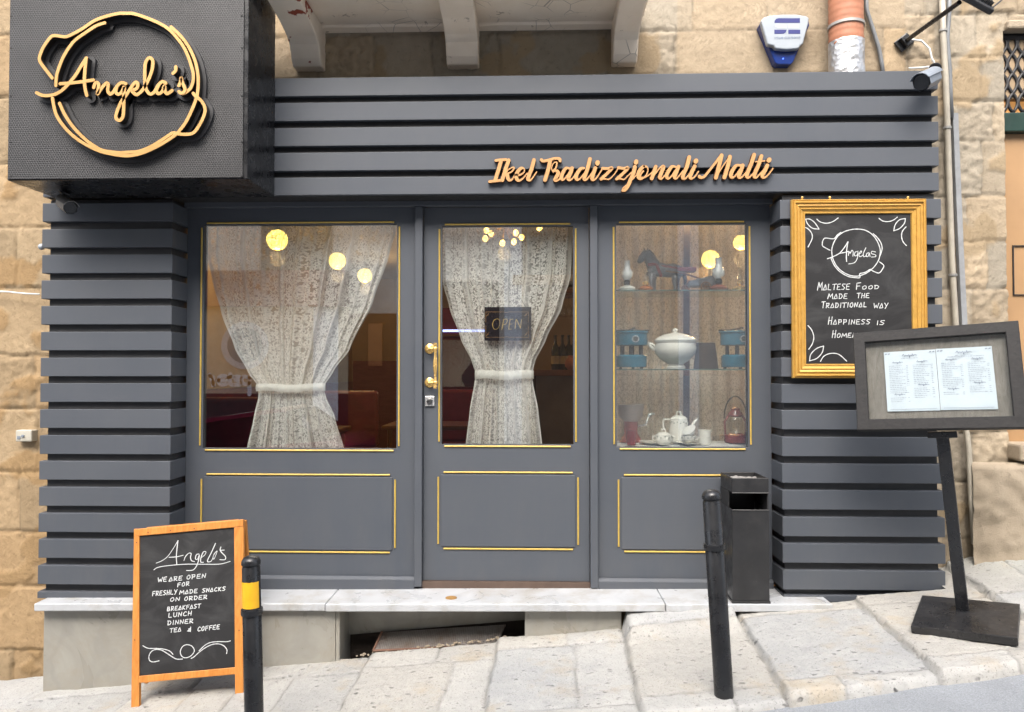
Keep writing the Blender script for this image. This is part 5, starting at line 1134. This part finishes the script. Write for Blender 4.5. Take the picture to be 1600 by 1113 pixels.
m = MB(); p0, p1 = H3(1072,446), H3(1118,430); m.hexa([(p0.x,.21,p0.z-.01),(p1.x,.21,p0.z-.01),(p1.x,.31,p0.z-.01),(p0.x,.31,p0.z-.01)], [(p0.x+.01,.20,p0.z+.02),(p1.x+.01,.20,p1.z),(p1.x+.01,.32,p1.z),(p0.x+.01,.32,p0.z+.02)]); m.build('tub', HORSE, ct, bevel=.006)
m = MB(); p0, p1 = H3(1056,424), H3(1086,420); m.box((p0.x,.22,p0.z-.006), (p1.x,.30,p1.z+.004)); m.build('seat', REDLEATHER, ct, bevel=.004)
for x, y, r_, dy in ((1103,449,.030,-.065),(1103,449,.030,.065),(1070,452,.019,-.065),(1070,452,.019,.065)):
    c_ = H3(x, y, dy); c_.z = sh1 + r_ + .001; m = MB(); m.tube([c_ + Vector((math.cos(a)*r_*.9, 0, math.sin(a)*r_*.9)) for a in [2*math.pi*i/24 for i in range(25)]], .0042, 6)
    for i in range(8): a = math.pi*i/4; m.tube([c_, c_ + Vector((math.cos(a)*r_*.9, 0, math.sin(a)*r_*.9))], .0024, 5)
    m.tube([c_ + Vector((0,-.008,0)), c_ + Vector((0,.008,0))], .006, 8); m.build('wheel', BROWNWOOD, ct)
# stoves, tureen, shade
def stove(x0, x1, Y, lab):
    c_ = at((x0+x1)/2, 577, Y); w = (at(x1,577,Y).x-at(x0,577,Y).x)/2; t = thing('paraffin_stove', lab, 'stove', (c_.x, Y, sh2), 'teal blue paraffin stoves on the lower glass shelf'); s_ = w*2
    MB().lathe([(w*.86, .012), (w*.88, .02), (w*.88, .075), (w*.80, .083)], (c_.x, Y, sh2), seg=28).build('tank', BLUEENAMEL, t, smooth='auto')
    MB().lathe([(w*.80, .135), (w*.92, .14), (w*.92, .205), (w*1.0, .21), (w*1.0, .218), (w*.9, .22)], (c_.x, Y, sh2), seg=28).build('burner_drum', BLUEENAMEL, t, smooth='auto')
    for k in range(6): a = k*math.pi/3+.3; MB().tube([(c_.x+w*.62*math.cos(a), Y+w*.62*math.sin(a), sh2+.083), (c_.x+w*.62*math.cos(a), Y+w*.62*math.sin(a), sh2+.136)], .010, 8).build('pillar', BLACKMETAL, t)
    m = MB(); m.tube([(c_.x+w*.1, Y-w*.90, sh2+.172), (c_.x+w*.1, Y-w*.97, sh2+.172)], .021, 16); v = m.build('viewing_window', CHROME, t); MB().tube([(c_.x+w*.1, Y-w*.97, sh2+.172), (c_.x+w*.1, Y-w*.985, sh2+.172)], .014, 14).build('mica', BLACK, v)
    for k in range(3): a = k*2.09+.5; MB().box((c_.x+w*.7*math.cos(a)-.008, Y+w*.7*math.sin(a)-.008, sh2), (c_.x+w*.7*math.cos(a)+.008, Y+w*.7*math.sin(a)+.008, sh2+.0125)).build('foot', BLACKMETAL, t)
    m = MB(); m.box((c_.x-w*1.02, Y-.008, sh2+.2205), (c_.x+w*1.02, Y+.008, sh2+.228)); m.box((c_.x-.008, Y-w*1.0, sh2+.2285), (c_.x+.008, Y+w*1.0, sh2+.236)); m.build('pot_stand', BLACKMETAL, t)
stove(960, 1014, .24, 'teal blue paraffin stove left of the tureen'); stove(1124, 1180, .24, 'teal blue paraffin stove at right behind brown shade')
tu, cx = item('soup_tureen', 'cream porcelain soup tureen with domed lid on the lower glass shelf', 'tureen', 1055, .22, sh2)
lathe_px(tu, 'bowl', PORCELAIN, cx, .22, [(.055, 0), (.058, .012), (.046, .03), (.085, .055), (.115, .09), (.122, .12), (.114, .150), (.119, .156), (.119, .162), (.10, .162)], sh2, .99, 36)
l_ = lathe_px(tu, 'lid', PORCELAIN, cx, .22, [(.122, .163), (.122, .169), (.105, .184), (.06, .203), (.02, .212), (.012, .216), (.018, .226), (.016, .234), (0, .237)], sh2, .99, 36)
for s_ in (-1, 1): MB().tube([(cx+s_*.112, .22, sh2+.125), (cx+s_*.135, .22, sh2+.145), (cx+s_*.150, .22, sh2+.150), (cx+s_*.146, .22, sh2+.132), (cx+s_*.118, .22, sh2+.108)], .009, 10).build('handle', PORCELAIN, tu, smooth=True)
t, cx = item('lamp_shade', 'dark brown tapered fabric shade beside the tureen', 'lamp shade', 1102.5, .20, sh2); lathe_px(t, 'shade', BROWNSHADE, cx, .20, [(.070, 0), (.052, .15)], sh2, 1.0, 28); t2 = [MB().tube([(cx-.05, .20, sh2+.1495), (cx+.05, .20, sh2+.1495)], .002, 6).build('wire_spider', BLACKMETAL, t)]
# coffee service on the ledge
def deco(t, cx, Y, r_, z, n):
    m = MB()
    for k in range(n):
        a = -math.pi*.95 + math.pi*.9*k/(n-1); m.ball((cx+r_*math.cos(a), Y+r_*math.sin(a), z + .006*(k % 2)), .0042, 6, .8)
    m.build('painted_flowers', plain('grey_green_flower', (.17, .20, .16), .4, bump=0), t)
G_ = 'cream coffee service on the window ledge'
t, cx = item('coffee_pot', 'tall cream coffee pot with flower band and curved spout', 'coffee pot', 1060, .26, zl, G_)
lathe_px(t, 'body', PORCELAIN, cx, .26, [(.048, 0), (.058, .01), (.059, .05), (.050, .13), (.048, .14)], zl, 1.0, 28); lathe_px(t, 'lid', PORCELAIN, cx, .26, [(.050, .141), (.040, .152), (.018, .162)], zl, 1.0, 24); m = MB(); m.tube([(cx-.012,.26,zl+.160),(cx-.012,.26,zl+.180),(cx+.012,.26,zl+.180),(cx+.012,.26,zl+.160)], .0045, 8); m.build('lid_knob', PORCELAIN, t)
MB().tube([(cx+.05,.26,zl+.055),(cx+.075,.26,zl+.085),(cx+.088,.26,zl+.12),(cx+.11,.26,zl+.142)], [.020,.013,.009,.007], 12).build('spout', PORCELAIN, t, smooth=True); MB().tube([(cx-.048,.26,zl+.135),(cx-.088,.26,zl+.138),(cx-.092,.26,zl+.10),(cx-.078,.26,zl+.06),(cx-.054,.26,zl+.05)], .0055, 8).build('handle', PORCELAIN, t, smooth=True); deco(t, cx, .26, .0525, zl+.118, 9)
t, cx = item('sugar_bowl', 'lidded cream sugar bowl in front of the coffee pot', 'sugar bowl', 1036, .17, zl, G_)
lathe_px(t, 'bowl', PORCELAIN, cx, .17, [(.03, 0), (.046, .015), (.050, .04), (.044, .052)], zl, 1.0, 24); lathe_px(t, 'lid', PORCELAIN, cx, .17, [(.047, .053), (.03, .065), (.012, .071)], zl, 1.0, 20); m = MB(); m.tube([(cx-.010,.17,zl+.070),(cx-.010,.17,zl+.086),(cx+.010,.17,zl+.086),(cx+.010,.17,zl+.070)], .004, 8); m.build('lid_knob', PORCELAIN, t); deco(t, cx, .17, .0500, zl+.042, 7)
for s_ in (-1, 1): MB().tube([(cx+s_*.044,.17,zl+.048),(cx+s_*.064,.17,zl+.044),(cx+s_*.060,.17,zl+.026),(cx+s_*.048,.17,zl+.02)], .004, 8).build('handle', PORCELAIN, t, smooth=True)
t, cx = item('tea_cup', 'cream tea cup with flower band on its saucer', 'cup', 1075, .17, zl+.014, G_); lathe_px(t, 'bowl', PORCELAIN, cx, .17, [(.018, 0), (.03, .012), (.040, .035), (.038, .036)], zl+.014, 1.0, 22); MB().tube([(cx+.038,.17,zl+.044),(cx+.056,.17,zl+.044),(cx+.052,.17,zl+.028),(cx+.034,.17,zl+.024)], .0035, 8).build('handle', PORCELAIN, t, smooth=True); deco(t, cx, .17, .0385, zl+.040, 6)
t, cx = item('saucer', 'cream saucer under the upright tea cup', 'saucer', 1075, .17, zl, G_); lathe_px(t, 'dish', PORCELAIN, cx, .17, [(.025, 0), (.045, .006), (.062, .013), (.060, .0135), (.02, .006), (0, .006)], zl, 1.0, 26)
t, cx = item('tea_cup', 'cream tea cup tilted on top of the other cup', 'cup', 1077, .175, zl+.055, G_); ax_ = (-.55, -.35, .75)
MB().lathe([(.018, 0), (.03, .012), (.040, .035), (.038, .036)], (cx+.012, .175, zl+.058), ax_, 22).build('bowl', PORCELAIN, t, smooth='auto')
t, cx = item('milk_jug', 'plain cream beaker right of the stacked cups', 'jug', 1100, .18, zl, G_); lathe_px(t, 'body', PORCELAIN, cx, .18, [(.032, 0), (.036, .01), (.035, .06), (.037, .085), (.034, .085)], zl, 1.0, 22)
t, cx = item('saucer', 'wide cream plate left of the sugar bowl', 'plate', 1018, .22, zl, G_); lathe_px(t, 'dish', PORCELAIN, cx, .22, [(.03, 0), (.06, .006), (.075, .014), (.073, .0145), (.02, .006), (0, .006)], zl, 1.0, 26)
t, cx = item('candle_glass', 'dark red glass tumbler at the lower left of the display', 'tumbler', 985.5, .13, zl); lathe_px(t, 'body', plain('ruby_glass', (.16, .008, .015), .08, bump=0), cx, .13, [(.022, 0), (.026, .004), (.028, .082), (.025, .083)], zl, 1.0, 20)
t, cx = item('meat_mincer', 'worn red enamel mincer standing at left of the ledge', 'mincer', 985, .34, zl)
lathe_px(t, 'stand', REDENAMEL, cx, .34, [(.07, 0), (.06, .015), (.04, .05), (.042, .12)], zl, 1.0, 24); lathe_px(t, 'hopper', plain('tinned_metal', (.36, .30, .28), .4, metal=.4), cx, .34, [(.045, .121), (.07, .15), (.078, .215), (.085, .222)], zl, 1.0, 24)
MB().tube([(cx+.04,.34,zl+.09),(cx+.09,.34,zl+.10),(cx+.11,.34,zl+.16),(cx+.14,.34,zl+.165)], .008, 8).build('crank', CHROME, t, smooth=True)
t, cx = item('hurricane_lantern', 'tall red lantern with arched carrying handle at the display right', 'lantern', 1148, .30, zl)
lathe_px(t, 'tank', REDENAMEL, cx, .30, [(.06, 0), (.065, .01), (.06, .045), (.03, .055)], zl, 1.0, 22); lathe_px(t, 'globe', CLEARGLASS, cx, .30, [(.03, .056), (.045, .09), (.04, .13), (.03, .15)], zl, 1.0, 22); lathe_px(t, 'chimney', REDENAMEL, cx, .30, [(.035, .151), (.04, .16), (.025, .19), (.028, .20), (0, .21)], zl, 1.0, 22)
for s_ in (-1, 1): MB().tube([(cx+s_*.058,.30,zl+.03),(cx+s_*.062,.30,zl+.12),(cx+s_*.030,.30,zl+.175)], .007, 8).build('side_tube', REDENAMEL, t, smooth=True)
MB().tube([(cx+.065*math.cos(a), .30, zl+.14+.13*math.sin(a)) for a in [math.pi*i/14 for i in range(15)]], .004, 8).build('handle', BLACKMETAL, t, smooth=True)

# ------------------------------------------------------------------ the other side of the street (seen mirrored in the glass)
YO = -8.2
def opp(px, py, d=0.): p = at(px, py, -YO - d); return Vector((p.x, YO + d, p.z))
ob = thing('opposite_building', 'pale limestone building across the street, seen mirrored in the shop glass', 'building', (0, YO, -.9))
m = MB(); m.box((-14, YO-3, -3), (14, YO, 8.0)); m.build('wall', plain('opposite_limestone', (.70, .64, .55), .85, var=.25, nscale=1.6, bump=.4, bscale=14, bdist=.02), ob)
a, b = opp(300, 615), opp(545, 480); m = MB(); m.box((a.x, YO+.001, -1.6), (b.x, YO+.05, a.z)); m.build('shop_window', BLACKPLASTIC, ob)
MB().box((a.x, YO+.001, a.z+.001), (b.x, YO+.06, b.z)).build('shop_panel', plain('cream_shop_panel', (.55, .44, .30), .6), ob)
c = opp(500, 425); MB().box((a.x-.2, YO+.001, b.z+.001), (b.x, YO+.25, c.z)).build('fascia', plain('maroon_fascia', (.12, .012, .025), .4), ob)
q = opp(382, 540, .07); m = MB(); m.lathe([(.40, -.004), (.40, .02), (.30, .02), (.30, -.004)], q, (0, 1, 0), 36); rd = m.build('roundel', plain('pale_ring', (.55, .58, .60), .4), ob); MB().lathe([(.30, 0), (.30, .012), (0, .012)], q, (0, 1, 0), 32).build('roundel_centre', plain('blue_disc', (.05, .16, .24), .4), rd)
m = MB(); mp_ = zoom_map(310,480,5.06)
lt = [[(85,535),(120,615)], [(110,620),(115,560),(85,545)], [(150,580),(220,575),(205,545),(165,550),(155,590),(180,615),(215,610)], [(250,530),(245,600),(265,615)], [(235,555),(270,550)], [(330,555),(295,550),(290,575),(325,590),(325,612),(285,615)], [(400,550),(400,690)], [(400,560),(350,550),(340,590),(370,612),(400,600)]]
for st in lt: m.ribbon([opp(*mp_(p), .065) for p in smooth_pts(st, 4)], .032, (0, 1, 0), .01, 0)
m.build('shop_letters', plain('white_letter', (.8, .8, .8), .5), ob)
for xa_, xb_, y0_, y1_ in ((490, 530, 700, 425), (788, 815, 720, 300), (1060, 1090, 640, 300)):  # white strips added so that pale streaks mirror in the shop glass
    p, q = opp(xa_, y0_), opp(xb_, y1_); MB().box((p.x, YO+.001, p.z-1), (q.x, YO+.08, q.z)).build('white_streak_strip', plain('streak_white', (.78, .80, .82), .7), ob)
p, q = opp(540, 700), opp(640, 490); MB().box((p.x, YO+.001, p.z-.6), (q.x, YO+.04, q.z)).build('dark_doorway', BROWNWOOD, ob)
p, q = opp(576, 572), opp(598, 506); MB().box((p.x, YO+.041, p.z), (q.x, YO+.07, q.z)).build('orange_window_frame', plain('orange_wood', (.45, .17, .05), .5), ob)
p, q = opp(640, 700), opp(780, 440); MB().box((p.x, YO+.001, p.z-.6), (q.x, YO+.04, q.z)).build('dark_doorway', plain('dark_opening', (.03, .022, .02), .6), ob)
p, q = opp(830, 690), opp(930, 440); MB().box((p.x, YO+.001, p.z-.6), (q.x, YO+.04, q.z)).build('dark_doorway', plain('brown_opening', (.09, .05, .03), .6), ob)
for k in range(5):
    for z in (3.2,):
        x = -9 + 4.4*k; f = MB().box((x, YO+.001, z), (x+1.2, YO+.03, z+1.9)).build('window', GREENPAINT, ob); MB().box((x-.15, YO+.001, z-.16), (x+1.35, YO+.14, z-.001)).build('sill', CREAMWALL, f)
# parked maroon car across the street
cx0, cy0 = -4.35, -6.05; cz = GA+GB*cx0-.10 - .06; car = thing('parked_car', 'dark maroon parked car mirrored in the lower left of the window', 'car', (cx0, cy0, cz))
CARP = plain('maroon_car_paint', (.20, .014, .045), .18, var=.03, bump=0, coat=1.)
def carp(p, y): return Vector((cx0+p[0], cy0+y, cz + GB*p[0] + p[1]))
def carloft(name, mat, prof, ys, par):
    m = MB(); n = len(prof); vs = []
    for y, sx, sh in ys: vs += [carp((px_*sx, pz_ - sh), y) for px_, pz_ in prof]
    m.add(vs, [(j*n+i, j*n+(i+1) % n, (j+1)*n+(i+1) % n, (j+1)*n+i) for j in range(len(ys)-1) for i in range(n)] + [list(range(n))[::-1], list(range((len(ys)-1)*n, len(ys)*n))]); return m.build(name, mat, par, smooth='auto')
body = [(-2.0,.32),(-2.02,.55),(-1.95,.82),(-1.7,.93),(-.9,1.0),(1.0,1.02),(1.8,.98),(1.98,.85),(2.02,.5),(2.0,.30),(1.65,.26),(1.6,.5),(1.3,.62),(1.0,.5),(.95,.24),(-.95,.24),(-1.0,.5),(-1.3,.62),(-1.6,.5),(-1.65,.28)]
bd = carloft('body', CARP, body, [(-.86,.97,.0),(-.80,1,0),(.80,1,0),(.86,.97,0)], car)
carloft('greenhouse', plain('car_glass', (.01, .012, .014), .05, bump=0), [(-1.0,1.0),(-.45,1.40),(1.1,1.42),(1.6,1.02)], [(-.80,1,.0),(-.66,.96,.0),(.66,.96,.0),(.80,1,.0)], car)
carloft('roof', CARP, [(-.50,1.40),(-.40,1.45),(1.0,1.47),(1.15,1.42)], [(-.66,1,0),(-.55,1,-.01),(.55,1,-.01),(.66,1,0)], car)
for x in (-1.3, 1.3):
    for y in (-.80, .80):
        c_ = carp((x, .31), y); w_ = MB().tube([c_+Vector((0,-.09,0)), c_+Vector((0,.09,0))], .30, 24).build('wheel', plain('tyre_rubber', (.02, .02, .02), .8), car, smooth='auto'); MB().tube([c_+Vector((0,-.095,0)), c_+Vector((0,.095,0))], .19, 20).build('rim', CHROME, w_, smooth='auto')
for y in (-.62, .62): c_ = carp((-1.97, .70), y); MB().ball(c_, .10, 14, .7).build('headlight', CLEARGLASS, car, smooth=True)
